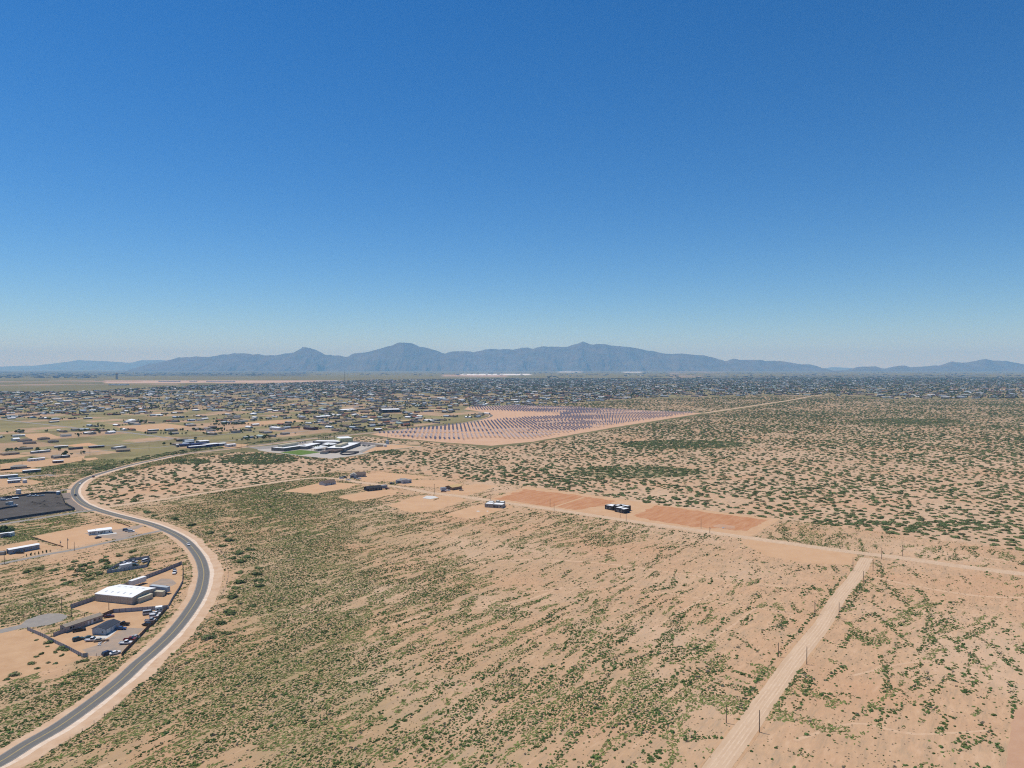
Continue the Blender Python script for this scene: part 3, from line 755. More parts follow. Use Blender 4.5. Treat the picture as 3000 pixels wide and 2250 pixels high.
def scatter(name, label, cat, P, rot, scl, idx, meshes):
    """one object holding very many plants: points with instanced source meshes"""
    n = len(P)
    me = bpy.data.meshes.new(name)
    me.vertices.add(n); me.vertices.foreach_set('co', np.asarray(P, np.float32).ravel())
    a = me.attributes.new('turn', 'FLOAT', 'POINT'); a.data.foreach_set('value', np.asarray(rot, np.float32))
    a = me.attributes.new('size', 'FLOAT_VECTOR', 'POINT'); a.data.foreach_set('vector', np.asarray(scl, np.float32).ravel())
    a = me.attributes.new('pick', 'INT', 'POINT'); a.data.foreach_set('value', np.asarray(idx, np.int32))
    o = bpy.data.objects.new(name, me); COL.objects.link(o)
    tag(o, label, cat, None, 'stuff')
    t = bpy.data.node_groups.new(name, 'GeometryNodeTree')
    t.interface.new_socket('Geometry', in_out='INPUT', socket_type='NodeSocketGeometry')
    t.interface.new_socket('Geometry', in_out='OUTPUT', socket_type='NodeSocketGeometry')
    N = t.nodes.new; L = t.links.new
    gi = N('NodeGroupInput'); go = N('NodeGroupOutput'); ip = N('GeometryNodeInstanceOnPoints')
    jn = N('GeometryNodeJoinGeometry')
    for m_ in meshes:
        oi = N('GeometryNodeObjectInfo'); oi.inputs['Object'].default_value = proto(m_); oi.inputs['As Instance'].default_value = True
        L(oi.outputs['Geometry'], jn.inputs[0])
    def attr(nm, typ):
        k = N('GeometryNodeInputNamedAttribute'); k.data_type = typ; k.inputs['Name'].default_value = nm
        return [s for s in k.outputs if s.enabled and s.name == 'Attribute'][0]
    cx = N('ShaderNodeCombineXYZ'); L(attr('turn', 'FLOAT'), cx.inputs['Z'])
    er = N('FunctionNodeEulerToRotation'); L(cx.outputs[0], er.inputs[0])
    L(gi.outputs[0], ip.inputs['Points']); L(jn.outputs[0], ip.inputs['Instance'])
    ip.inputs['Pick Instance'].default_value = True
    L(attr('pick', 'INT'), ip.inputs['Instance Index']); L(er.outputs[0], ip.inputs['Rotation']); L(attr('size', 'FLOAT_VECTOR'), ip.inputs['Scale'])
    L(ip.outputs[0], go.inputs[0])
    md = o.modifiers.new('scatter', 'NODES'); md.node_group = t
    return o

def single(name, me, label, cat, group, x, y, s, rz):
    o = bpy.data.objects.new(name, me); COL.objects.link(o)
    o.location = (x, y, 0); o.scale = s; o.rotation_euler = (0, 0, rz)
    return tag(o, label, cat, group)

def grid_points(x0, x1, y0, y1, step):
    nx = int((x1 - x0) / step); ny = int((y1 - y0) / step)
    gx, gy = np.meshgrid(np.arange(nx), np.arange(ny))
    X = x0 + (gx + RNG.random(gx.shape)) * step; Y = y0 + (gy + RNG.random(gx.shape)) * step
    return X.ravel(), Y.ravel()

def keep_free(X, Y):
    k = np.ones(len(X), bool)
    for p in EXCL:
        k &= ~in_poly(X, Y, p)
    return k

# --- hand-placed mesquite mounds near the road (zoom pixel centre and width)
MOUNDS_PX = []
for Z, k, L_ in ((ZB, 5.82, [(355, 100, 160), (160, 165, 130), (270, 185, 110), (360, 205, 100), (500, 58, 110), (775, 68, 120), (820, 140, 190), (635, 245, 180), (235, 270, 120), (455, 278, 100), (510, 335, 110), (60, 420, 150), (430, 355, 100), (40, 345, 120), (140, 385, 110)]),
              (ZA, 5.267, [(1265, 1150, 140), (1090, 1210, 110), (1220, 1230, 180), (810, 1225, 120), (620, 1200, 150), (1410, 1105, 100), (1390, 1180, 110), (1600, 1070, 160), (1650, 1115, 110), (2050, 935, 120), (1840, 998, 110), (2055, 1022, 110), (1640, 1015, 90), (410, 1250, 150), (1150, 1085, 120)]),
              (Z2, 3.16, [(1940, 690, 110), (2050, 560, 100), (2125, 460, 110), (2155, 315, 85), (2080, 650, 50), (150, 1035, 110), (60, 1080, 60)]),
              (ZI, 2.212, [(675, 680, 80), (645, 715, 60), (785, 627, 65), (795, 668, 65), (625, 778, 60), (605, 880, 80), (548, 945, 65), (475, 1037, 85), (615, 525, 60), (680, 545, 70), (470, 360, 60), (360, 308, 55), (65, 228, 60), (250, 268, 60), (120, 246, 40), (665, 490, 80), (555, 383, 50), (560, 443, 60), (600, 408, 70), (665, 618, 60), (800, 703, 60), (720, 513, 60), (735, 468, 60), (790, 588, 50), (600, 1010, 50), (660, 815, 50), (750, 832, 50)]),
              (ZC, 5.267, [(245, 505, 70), (420, 603, 65), (325, 715, 90), (240, 758, 80), (535, 695, 85), (635, 742, 80), (170, 868, 130), (415, 855, 80), (535, 868, 80), (260, 943, 90), (430, 545, 150), (620, 640, 140), (690, 665, 120), (490, 445, 55), (990, 830, 120), (880, 850, 90)])):
    MOUNDS_PX += [(Z(x, y), w_ / k) for x, y, w_ in L_]
HANDM = []
for (x, y), w_ in MOUNDS_PX:
    wx, wy = g(x, y)
    mpp = H / (y - HY)
    HANDM.append((wx, wy, w_ * mpp * .5))
for i, (x, y, r_) in enumerate(HANDM):
    single('mesquite_mound', MOUND[i % len(MOUND)], 'rounded green mesquite mound on bare sand near the curving road', 'bush', 'mesquite mounds beside the curving road', x, y, (r_ * 1.12, r_ * 1.0, r_ * .85), random.uniform(0, 6.28))

# --- mesquite flats
def mesquite():
    PX = []; S = []
    for (y0, y1, step) in ((440, 1100, 7.2), (1100, 2000, 7.8), (2000, 3300, 10.0)):
        X, Y = grid_points(-760, y1 * .80, y0, y1, step)
        k = (in_poly(X, Y, MESQ_W) | in_poly(X, Y, MORE_W[0]) | in_poly(X, Y, MORE_W[1]) | in_poly(X, Y, MORE_W[2])) & (np.abs(X) < Y * .78)
        X, Y = X[k], Y[k]
        k = keep_free(X, Y); X, Y = X[k], Y[k]
        n = fbm(X / 30, Y / 30, 111, 2); big = fbm(X / 190, Y / 150, 121, 3)
        pr = np.clip(.78 + 1.0 * (n - .5) + .8 * (big - .5), .30, .97)
        pr = np.where(X < -60, pr * .9, pr)
        k = RNG.random(len(X)) < pr
        X, Y, big = X[k], Y[k], big[k]
        s = step * (.22 + .36 * RNG.random(len(X)) ** 1.5) * (1 + .5 * (big - .5))
        if y0 >= 1100: s *= .92 if y0 < 2000 else .82
        PX.append(np.stack([X, Y], 1)); S.append(s)
    # dense green hollows
    for (cx, cy, rx, ry, n_) in ((2000, 1302, 190, 12, 900), (1860, 1383, 200, 18, 420), (2660, 1234, 160, 8, 700), (760, 1345, 110, 16, 600), (330, 1373, 60, 8, 120), (2780, 1540, 200, 16, 130), (2500, 1533, 120, 8, 60), (1110, 1322, 60, 6, 160), (560, 1352, 60, 8, 160)):
        a = RNG.random(n_) * 6.283; q = np.sqrt(RNG.random(n_))
        pts = np.array([g(cx + rx * c * math.cos(t), cy + ry * c * math.sin(t)) for t, c in zip(a, q)])
        k = keep_free(pts[:, 0], pts[:, 1]); pts = pts[k]
        PX.append(pts); S.append(1.6 + 1.6 * RNG.random(len(pts)))
    P = np.concatenate(PX); S = np.concatenate(S)
    n = len(P)
    X, Y = P[:, 0], P[:, 1]
    px, py = to_px(X, Y)
    vis = (px > 0) & (px < 3000)
    rank = np.argsort(-(S / Y) * vis)
    top = rank[:300 - min(len(HANDM), 100)]
    mask = np.ones(n, bool); mask[top] = False
    rot = RNG.random(n) * 6.283; idx = RNG.integers(0, len(MOUND), n)
    asp = .75 + .5 * RNG.random(n)
    for i in top:
        single('mesquite_mound', MOUND[idx[i]], 'green mesquite mound on the sandy flats beyond the dirt road', 'bush', 'mesquite mounds on the flats', float(X[i]), float(Y[i]), (float(S[i] * asp[i]), float(S[i] / asp[i] * .9), float(S[i] * .62)), float(rot[i]))
    scl = np.stack([S * asp, S / asp * .9, S * (.5 + .25 * RNG.random(n))], 1)
    scatter('mesquite_scrub', 'countless green mesquite mounds dotting the sandy flats', 'scrub', np.stack([X, Y, np.zeros(n)], 1)[mask], rot[mask], scl[mask], idx[mask], MOUND)
    print('mesquite', n)
mesquite()

# --- near fields: shrubs, grass and dry stalks
# drifts of shrubs that can be made out singly: outline points, spread in metres, plants per metre
DRIFTS = [(l, w_, d_) for l, w_, d_ in (
 ([(545, 1250), (640, 1180), (720, 1100), (800, 1050), (855, 1035)], 1.0, 2.4), ([(900, 1155), (960, 1140), (1065, 1088)], .9, 2.4), ([(740, 1150), (800, 1195), (920, 1275)], .9, 1.8),
 ([(1105, 975), (1130, 945), (1172, 932)], 1.2, 3), ([(855, 1000), (882, 965)], 1.2, 3), ([(925, 968), (1000, 950), (1075, 933)], 1.0, 1.6), ([(845, 875), (900, 838), (1000, 830), (1185, 826)], 1.4, 1.1),
 ([(1010, 872), (1090, 850), (1160, 832)], 1.0, 1.4), ([(75, 892), (130, 850), (235, 838)], 1.0, 1.2), ([(15, 812), (100, 785), (180, 758)], .8, 1.0), ([(380, 805), (400, 760), (440, 735), (540, 735), (645, 720)], 1.1, 1.4),
 ([(380, 745), (530, 690), (620, 680), (720, 700)], 2.0, 1.4), ([(290, 830), (360, 800), (400, 770)], 1.0, 1.2), ([(500, 825), (600, 780), (640, 760)], .9, 1.1), ([(230, 605), (300, 625), (420, 645), (560, 665), (700, 685)], 1.2, 1.2),
 ([(270, 1020), (340, 975)], .9, 1.4), ([(370, 1030), (470, 985)], .9, 1.3), ([(560, 1080), (640, 1040), (660, 1030)], .9, 1.2), ([(440, 960), (500, 955), (560, 945)], .9, 1.0),
 ([(1330, 1040), (1380, 980), (1415, 905), (1465, 888)], 1.2, 2.6), ([(1500, 822), (1495, 850), (1505, 885)], 1.6, 2.6), ([(1500, 895), (1560, 950), (1620, 1010), (1685, 1082)], 1.3, 2.6),
 ([(1668, 925), (1720, 985), (1742, 1060), (1740, 1120), (1700, 1165)], 1.0, 2.6), ([(1455, 1058), (1520, 1110), (1600, 1180), (1662, 1238)], .7, 2.4), ([(1300, 1240), (1335, 1190), (1360, 1148)], .8, 3),
 ([(1340, 1115), (1390, 1100), (1435, 1072)], .9, 2.6), ([(1760, 1160), (1830, 1180), (1920, 1240), (2003, 1335)], .8, 2.4), ([(1955, 1170), (2060, 1220), (2130, 1310), (2205, 1362)], .8, 2.6),
 ([(1490, 1268), (1520, 1330), (1530, 1440)], .8, 3), ([(1215, 1405), (1265, 1365), (1325, 1328)], .8, 2.4), ([(1590, 1375), (1650, 1340), (1705, 1313)], .9, 2.6), ([(1640, 1455), (1700, 1420), (1755, 1370)], .9, 2.4),
 ([(1860, 1400), (1930, 1370), (1990, 1400), (1900, 1445), (1990, 1470)], 1.5, 2.6), ([(1705, 1155), (1760, 1190), (1830, 1275)], .9, 2), ([(1795, 1130), (1830, 1090), (1870, 1010), (1905, 990)], 1.0, 1.6),
 ([(1780, 1160), (1850, 1100), (1960, 1130)], 1.2, 1.6), ([(1610, 822), (1660, 860), (1700, 892)], 1.2, 1.6), ([(1440, 1000), (1520, 1050), (1640, 1060)], 1.2, 1.6), ([(2068, 750), (2130, 785), (2210, 822)], 1.2, 1.8),
 ([(1778, 765), (1785, 740), (1815, 722)], 1.6, 2), ([(1830, 880), (1880, 905)], .8, 1.2), ([(1905, 880), (1955, 925)], .8, 1.2), ([(2075, 960), (2160, 1000)], .9, 1.3),
 ([(1310, 880), (1250, 960), (1140, 1095), (1060, 1185), (1000, 1250), (900, 1375), (845, 1470)], .5, 1.6), ([(1400, 910), (1290, 1062), (1225, 1160)], .7, 1.6), ([(1120, 1345), (1060, 1400), (1000, 1490), (960, 1560)], 1.0, 2.6),
 ([(850, 1420), (830, 1480), (780, 1560)], 1.0, 2.6), ([(1150, 1390), (1120, 1480), (1060, 1560)], 1.6, 2.2), ([(1450, 1150), (1470, 1142)], .8, 3), ([(1080, 690), (1230, 730), (1330, 665), (1370, 690), (1440, 740)], 1.6, 1.5),
 ([(870, 680), (1000, 690), (1100, 705)], 1.3, 1.5), ([(1500, 690), (1560, 680)], 2.0, 2), ([(2150, 1400), (2160, 1560), (2170, 1700)], .9, 2.2), ([(1640, 1470), (1560, 1560), (1480, 1640)], 1.2, 2), ([(1330, 1600), (1420, 1560), (1500, 1530)], .9, 2),
 ([(2000, 1600), (2060, 1680), (2090, 1760)], .9, 2), ([(1850, 1570), (1790, 1660)], 1.0, 2), ([(640, 1260), (560, 1330), (480, 1370), (380, 1450)], 1.6, 1.8), ([(10, 1280), (90, 1200), (180, 1120), (280, 1060)], 1.1, 2.2), ([(0, 1350), (150, 1240), (260, 1140), (370, 1040)], 1.3, 2.0))]
MOUND_TREE = np.array(HANDM)
def field():
    X, Y = grid_points(-760, 640, 214, 1080, .84)
    k = (np.abs(X) < Y * .80) & ~in_poly(X, Y, MESQ_W)
    X, Y = X[k], Y[k]
    k = ~in_poly(X, Y, TOWN_W) | (Y < 1010)
    X, Y = X[k], Y[k]
    # thin with distance where single plants are below a pixel
    k = RNG.random(len(X)) < np.clip(400.0 / Y, .25, 1) ** 1.15
    X, Y = X[k], Y[k]
    k = keep_free(X, Y); X, Y = X[k], Y[k]
    s, gr = cover(X, Y)
    u = X * UX + Y * UY; v = -X * UY + Y * UX
    right = np.clip((X - (Y * .57 - 80)) / 60, 0, 1)          # east of the pole-lined street the drifts bend
    ang = np.radians(12) * right
    u2 = u * np.cos(ang) - v * np.sin(ang); v2 = u * np.sin(ang) + v * np.cos(ang)
    wob = (fbm(u2 / 40, v2 / 40, 201, 2) - .5) * 14
    streak = fbm(u2 / 22, (v2 + wob) / 2.9, 211, 3)
    blob = fbm(X / 9, Y / 9, 221, 3); patchn = fbm(X / 45, Y / 45, 231, 2)
    f = .60 * streak + .20 * blob + .20 * patchn
    q = np.argsort(np.argsort(f)) / len(f)                     # flattened to a uniform rank
    fine = RNG.random(len(X))
    is_s = (q > 1 - np.clip(s * (.92 + .45 * gr), 0, .8)) & (fine < .70) | (fine < .012 + s * .06)
    # grass
    f2 = .50 * fbm(u2 / 18, (v2 + wob) / 3.4, 241, 3) + .25 * fbm(X / 5, Y / 5, 251, 3) + .25 * patchn
    q2 = np.argsort(np.argsort(f2)) / len(f2)
    is_g = (q2 > 1 - gr * .85) & (RNG.random(len(X)) < .80) & ~is_s
    is_d = (RNG.random(len(X)) < .05 + .07 * gr) & ~is_s & ~is_g
    grow = np.clip(Y / 520.0, 1, 1.9) ** .75
    # shrubs
    xs, ys, dens, gw = X[is_s], Y[is_s], gr[is_s], grow[is_s]
    hx = []; hy = []
    for line, wd, dn in DRIFTS:
        W_ = [g(1700 + x_ / 1.7015, 1172 + y_ / 1.7015) for x_, y_ in line]
        for (ax, ay), (bx_, by_) in zip(W_[:-1], W_[1:]):
            ln = math.hypot(bx_ - ax, by_ - ay); k_ = int(ln * dn) + 1
            t_ = RNG.random(k_)
            hx.append(ax + (bx_ - ax) * t_ + RNG.normal(0, wd, k_)); hy.append(ay + (by_ - ay) * t_ + RNG.normal(0, wd * 1.2, k_))
    hx = np.concatenate(hx); hy = np.concatenate(hy); kf_ = keep_free(hx, hy); hx, hy = hx[kf_], hy[kf_]
    xs = np.concatenate([xs, hx]); ys = np.concatenate([ys, hy]); dens = np.concatenate([dens, np.zeros(len(hx))]); gw = np.concatenate([gw, np.clip(hy / 520., 1, 1.9) ** .75])
    n = len(xs)
    S = (.23 + .50 * RNG.random(n) ** 2.0) * (1.08 - .22 * dens) * gw
    S *= np.where(RNG.random(n) < .06, 1.55, 1)
    px, py = to_px(xs, ys)
    vis = (px > 10) & (px < 2990) & (py < 2250)
    rank = np.argsort(-(S / ys) * vis); top = rank[:300]
    mask = np.ones(n, bool); mask[top] = False
    rot = np.where(RNG.random(n) < .5, 0, math.pi) + math.radians(UDEG) + RNG.normal(0, .45, n); idx = RNG.integers(0, len(SHRUB), n)
    lng = 1 + .45 * RNG.random(n) * dens
    for i in top:
        single('desert_shrub', SHRUB[idx[i]], 'dark green desert shrub growing on the near sandy field', 'shrub', 'shrubs of the near field', float(xs[i]), float(ys[i]), (float(S[i] * lng[i]), float(S[i] / lng[i]), float(S[i] * .8)), float(rot[i]))
    scatter('desert_scrub', 'countless dark green shrubs strewn in drifts over the sand', 'scrub', np.stack([xs, ys, np.zeros(n)], 1)[mask], rot[mask], np.stack([S * lng, S / lng, S * (.55 + .35 * RNG.random(n))], 1)[mask], idx[mask], SHRUB)
    xg, yg = X[is_g], Y[is_g]; n2 = len(xg)
    S2 = (.28 + .46 * RNG.random(n2) ** 1.4) * grow[is_g] * (1 + .6 * np.clip((gr[is_g] - .8) / .2, 0, 1) * (yg > 380))
    scatter('olive_grass', 'olive green grass and low weeds covering the left field', 'grass', np.stack([xg, yg, np.zeros(n2)], 1), np.where(RNG.random(n2) < .5, 0, math.pi) + math.radians(UDEG) + RNG.normal(0, .4, n2), np.stack([S2 * 1.6, S2 * .95, S2 * .5], 1), RNG.integers(0, len(TUFT), n2), TUFT)
    xd, yd = X[is_d], Y[is_d]; n3 = len(xd)
    S3 = (.18 + .26 * RNG.random(n3)) * grow[is_d]
    scatter('dry_grass', 'dry brown stalks scattered over the sand', 'grass', np.stack([xd, yd, np.zeros(n3)], 1), RNG.random(n3) * 6.283, np.stack([S3 * 1.2, S3 * 1.2, S3 * .7], 1), RNG.integers(0, len(DRY), n3), DRY)
    print('field', n, n2, n3)
field()

# ------------------------------------------------------------------ object materials
M_white = mat('white metal roof', (.86, .86, .85), (.80, .80, .79), .4, .5, .3)
M_white2 = mat('white siding', (.72, .695, .65), (.64, .615, .57), .5, .6, .3)
M_tanwall = mat('tan corrugated wall', (.44, .385, .31), (.39, .34, .275), .6, .6, .3)
M_skylight = mat('translucent skylight panel', (.52, .55, .54), None, .6, .4, .4)
M_trim = mat('dark trim', (.10, .10, .11), None, 1, .6)
M_glass = mat('dark window glass', (.025, .032, .04), (.035, .042, .05), 1, .08, .6)
M_frame = mat('white window frame', (.66, .66, .64), None, 1, .6)
M_slate = mat('slate blue shingles', (.045, .055, .075), (.03, .038, .055), 1.2, .8, .2)
M_greywall = mat('pale grey siding', (.44, .46, .48), (.38, .40, .42), .6, .7)
M_tanroof = mat('weathered tan shingles', (.32, .27, .21), (.25, .21, .165), .8, .9)
M_pinkwall = mat('faded pinkish siding', (.44, .36, .31), (.37, .30, .26), .6, .8)
M_brownroof = mat('brown shingles', (.15, .11, .09), (.11, .08, .068), .9, .9)
M_blackroof = mat('black shingles', (.028, .030, .034), (.02, .021, .024), .9, .7)
M_blackwall = mat('charcoal stucco', (.045, .045, .05), (.03, .03, .034), .5, .8)
M_stucco = mat('grey stucco', (.37, .345, .305), (.31, .285, .25), .4, .9)
M_greyblue = mat('blue grey siding', (.27, .31, .36), (.22, .26, .31), .5, .7)
M_ply = mat('raw plywood sheathing', (.56, .40, .20), (.48, .33, .15), .8, .9)
M_osb = mat('brown sheathing', (.28, .19, .12), (.20, .135, .085), .8, .9)
M_corr = mat('weathered steel sheet', (.36, .35, .35), (.27, .26, .265), .7, .6, .4)
M_corrblue = mat('blue grey steel sheet', (.36, .38, .41), (.27, .29, .32), .7, .6, .4)
M_rust = mat('rusted steel sheet', (.23, .145, .10), (.13, .09, .07), .8, .8)
M_wood = mat('weathered pole wood', (.20, .155, .115), (.13, .10, .078), 2, .9)
M_steelpole = mat('galvanised steel', (.36, .37, .38), None, 2, .5, .4)
M_tyre = mat('tyre rubber', (.02, .02, .021), None, 3, .85)
M_rim = mat('wheel rim', (.35, .35, .36), None, 2, .4, .5)
M_lamp = mat('headlamp lens', (.6, .6, .58), None, 1, .2, .5)
M_tail = mat('tail lamp lens', (.30, .02, .02), None, 1, .3, .5)
M_contan = mat('cream container paint', (.60, .55, .40), (.52, .47, .34), .5, .6)
M_congrey = mat('grey container paint', (.42, .46, .49), (.36, .40, .43), .5, .6)
M_conbrown = mat('dark brown container paint', (.06, .035, .03), (.09, .05, .04), .5, .7)
M_conblue = mat('dark blue skip paint', (.02, .06, .13), None, .5, .6)
M_panel = mat('solar cells', (.46, .43, .45), (.38, .36, .385), .8, .5, .4)  # pale tone: dust plus the sky's reflection put into the base colour
M_panelback = mat('rust brown tracker frame', (.24, .165, .13), (.18, .125, .10), .8, .8)
M_schoolwall = mat('dark grey brick school wall', (.20, .185, .175), (.155, .145, .135), .3, .9)
M_schooltan = mat('tan school wall', (.50, .45, .33), (.45, .40, .29), .3, .9)
M_schoolyellow = mat('pale yellow school wall', (.52, .50, .28), (.46, .44, .25), .3, .9)
M_bluebin = mat('dark blue metal', (.03, .045, .13), (.05, .065, .15), .4, .6)
M_canvas = mat('white shade canvas', (.72, .74, .74), None, .5, .8)
PAINTS = {k: mat('car paint ' + k, c, tuple(v * .93 for v in c), .6, .3, .5) for k, c in {
    'white': (.78, .78, .78), 'silver': (.45, .46, .47), 'black': (.018, .018, .02), 'dark blue': (.02, .03, .07), 'blue': (.03, .08, .22), 'red': (.22, .03, .025), 'maroon': (.10, .02, .022),
    'teal': (.03, .07, .07), 'grey': (.16, .165, .17), 'green': (.06, .10, .08), 'tan': (.42, .34, .24), 'cream': (.62, .57, .44)}.items()}

# ------------------------------------------------------------------ buildings
def house_parts(W, D, h, roof, ridge='x', rise=1.0, over=.35, th=.14):
    """wall and roof meshes with the corner at the origin"""
    wb, rb = MB(), MB()
    if roof in ('gable', 'low'):
        if ridge == 'x':
            wb.v = [(0, 0, 0), (W, 0, 0), (W, D, 0), (0, D, 0), (0, 0, h), (W, 0, h), (W, D, h), (0, D, h), (0, D / 2, h + rise), (W, D / 2, h + rise)]
            wb.f = [(0, 1, 5, 4), (2, 3, 7, 6), (1, 2, 6, 9, 5), (3, 0, 4, 8, 7)]; wb.m = [0] * 4
            k = rise / (D / 2)
            for sgn in (0, 1):
                y0, y1 = (-over, D / 2) if sgn == 0 else (D + over, D / 2)
                z0, z1 = h - k * over, h + rise
                a = [(-over, y0, z0), (W + over, y0, z0), (W + over, y1, z1), (-over, y1, z1)]
                n = len(rb.v); rb.v += [(x, y, z + .02) for x, y, z in a] + [(x, y, z + .02 + th) for x, y, z in a]
                for f in ((0, 3, 2, 1), (4, 5, 6, 7), (0, 1, 5, 4), (1, 2, 6, 5), (2, 3, 7, 6), (3, 0, 4, 7)):
                    rb.f.append(tuple(n + i for i in f)); rb.m.append(0)
        else:
            w2, r2 = house_parts(D, W, h, roof, 'x', rise, over, th)
            for s_, d_ in ((w2, wb), (r2, rb)):
                d_.v = [(y, x, z) for x, y, z in s_.v]; d_.f = [tuple(reversed(f)) for f in s_.f]; d_.m = s_.m
    elif roof == 'hip':
        wb.box(0, W, 0, D, 0, h)
        e = over; ins = min(W, D) / 2
        n = [(-e, -e, h), (W + e, -e, h), (W + e, D + e, h), (-e, D + e, h)]
        if W >= D: tp = [(ins, D / 2, h + rise), (W - ins, D / 2, h + rise)]; F = [(0, 1, 5, 4), (2, 3, 4, 5), (1, 2, 5), (3, 0, 4)]
        else: tp = [(W / 2, ins, h + rise), (W / 2, D - ins, h + rise)]; F = [(0, 1, 4), (2, 3, 5), (1, 2, 5, 4), (3, 0, 4, 5)]
        rb.v = [(x, y, z + .02) for x, y, z in n + tp]; rb.f = F + [(3, 2, 1, 0)]; rb.m = [0] * 5
    else:
        wb.box(0, W, 0, D, 0, h - .35)
        t = .22
        wb.box(0, W, 0, t, h - .349, h); wb.box(0, W, D - t, D, h - .349, h); wb.box(0, t, t, D - t, h - .349, h); wb.box(W - t, W, t, D - t, h - .349, h)
        rb.box(t + .004, W - t - .004, t + .004, D - t - .004, h - .345, h - .26)
    return wb, rb

def opening(root_, W, D, face, x, z, w_, h_, kind='window', gm=None):
    """a window or door set in a face: frame proud of the wall, pane set in it"""
    fb, gb = MB(), MB()
    f = .09
    fb.box(x, x + w_, -.05, .03, z, z + h_); gb.box(x + f, x + w_ - f, -.075, -.052, z + f, z + h_ - f)
    def put(mb):
        if face == 'b': mb.v = [(W - a, D - b, c) for a, b, c in mb.v]
        elif face == 'l': mb.v = [(b, D - a, c) for a, b, c in mb.v]
        elif face == 'r': mb.v = [(W - b, a, c) for a, b, c in mb.v]
    put(fb); put(gb)
    o = fb.obj(kind, M_frame, root_)
    gb.obj('pane' if kind == 'window' else 'panel', gm or M_glass, o)
    return o

def frame(pL, pR):
    a = g(*pL); b = g(*pR)
    return a, math.hypot(b[0] - a[0], b[1] - a[1]), math.atan2(b[1] - a[1], b[0] - a[0])

def building(name, label, cat, pL, pR, D, h, roof='gable', ridge='x', rise=1.0, wall=None, roofm=None, wins=(), doors=(), over=.35, group=None, gdoor=None, join=None):
    a, W, rz = frame(pL, pR)
    r = join or root(name, label, cat, a, rz, group)
    wb, rb = house_parts(W, D, h, roof, ridge, rise, over)
    new = [wb.obj('wall', wall, r), rb.obj('roof', roofm, r)]
    for f, x, z, w_, h_ in wins: new.append(opening(r, W, D, f, x * (W if f in 'fb' else D), z, w_, h_))
    for f, x, w_, h_ in doors: new.append(opening(r, W, D, f, x * (W if f in 'fb' else D), .05, w_, h_, 'door', gdoor))
    if join:
        settle(new, join, a, rz)
        new[0]['label'] = label
    return r, W, D
def settle(parts, r, a, rz):
    """move parts built at their own corner into the frame of the thing they belong to"""
    q = r.rotation_euler.z; dx, dy = a[0] - r.location.x, a[1] - r.location.y
    for o in parts:
        o.location = (dx * math.cos(q) + dy * math.sin(q), -dx * math.sin(q) + dy * math.cos(q), 0); o.rotation_euler = (0, 0, rz - q)

# warehouse
r, W, D = building('warehouse', 'big metal warehouse with white low roof and tan corrugated walls', 'warehouse', ZB(572, 702), ZB(1205, 768), 17.5, 4.0, 'low', 'x', 1.05, M_tanwall, M_white, over=.15)
for i in range(5):
    for sgn in (0, 1):
        mb = MB(); x0 = W * (.14 + .165 * i); k = 1.05 / (D / 2)
        ya, yb = (D * .17, D * .27) if sgn == 0 else (D * .70, D * .80)
        zf = lambda y: 4.0 + (k * y if y < D / 2 else k * (D - y)) + .19
        mb.v = [(x0, ya, zf(ya)), (x0 + .9, ya, zf(ya)), (x0 + .9, yb, zf(yb)), (x0, yb, zf(yb))]
        mb.v += [(x, y, z + .03) for x, y, z in mb.v]
        for f in ((0, 3, 2, 1), (4, 5, 6, 7), (0, 1, 5, 4), (1, 2, 6, 5), (2, 3, 7, 6), (3, 0, 4, 7)): mb.f.append(f); mb.m.append(0)
        mb.obj('skylight', M_skylight, r)
for i in range(int(W / 1.5)):
    mb = MB(); x = .75 + i * 1.5; mb.box(x, x + .12, -.05, -.002, .05, 3.9); mb.obj('wall_rib', M_tanwall, r)
for i in range(int(D / 1.9)):
    mb = MB(); y = .9 + i * 1.9; mb.box(W + .002, W + .05, y, y + .12, .05, 3.9); mb.obj('wall_rib', M_tanwall, r)
mb = MB(); mb.box(-.08, W + .08, -.16, -.055, 3.72, 3.96); mb.obj('eave_gutter', M_white2, r)

# shed with slate roof
r, W, D = building('shed', 'grey metal shed with dark slate roof beside parked cars', 'shed', ZC(1107, 415), ZC(1310, 425), 10.5, 2.9, 'gable', 'y', 1.0, M_greywall, M_slate,
         wins=(('f', .72, .9, .9, 1.0), ('r', .75, 1.0, .9, .9)), doors=(('r', .10, 2.6, 2.4), ('r', .45, 1.0, 2.1)), gdoor=M_white2)
# long pinkish mobile home
building('mobile_home', 'long weathered mobile home with tan roof and pinkish siding', 'mobile home', ZC(700, 388), ZC(1268, 198), 4.6, 2.8, 'low', 'x', .7, M_pinkwall, M_tanroof,
         wins=(('f', .10, 1.0, 1.3, 1.2), ('f', .17, 1.0, 1.2, 1.2), ('f', .46, 1.1, .8, .8), ('f', .75, .9, 1.1, 1.4), ('f', .88, 1.0, 1.0, 1.1), ('l', .3, 1.0, 1.2, 1.0)), doors=(('f', .58, 1.0, 2.1), ('f', .68, 1.0, 2.1)), gdoor=M_white2)
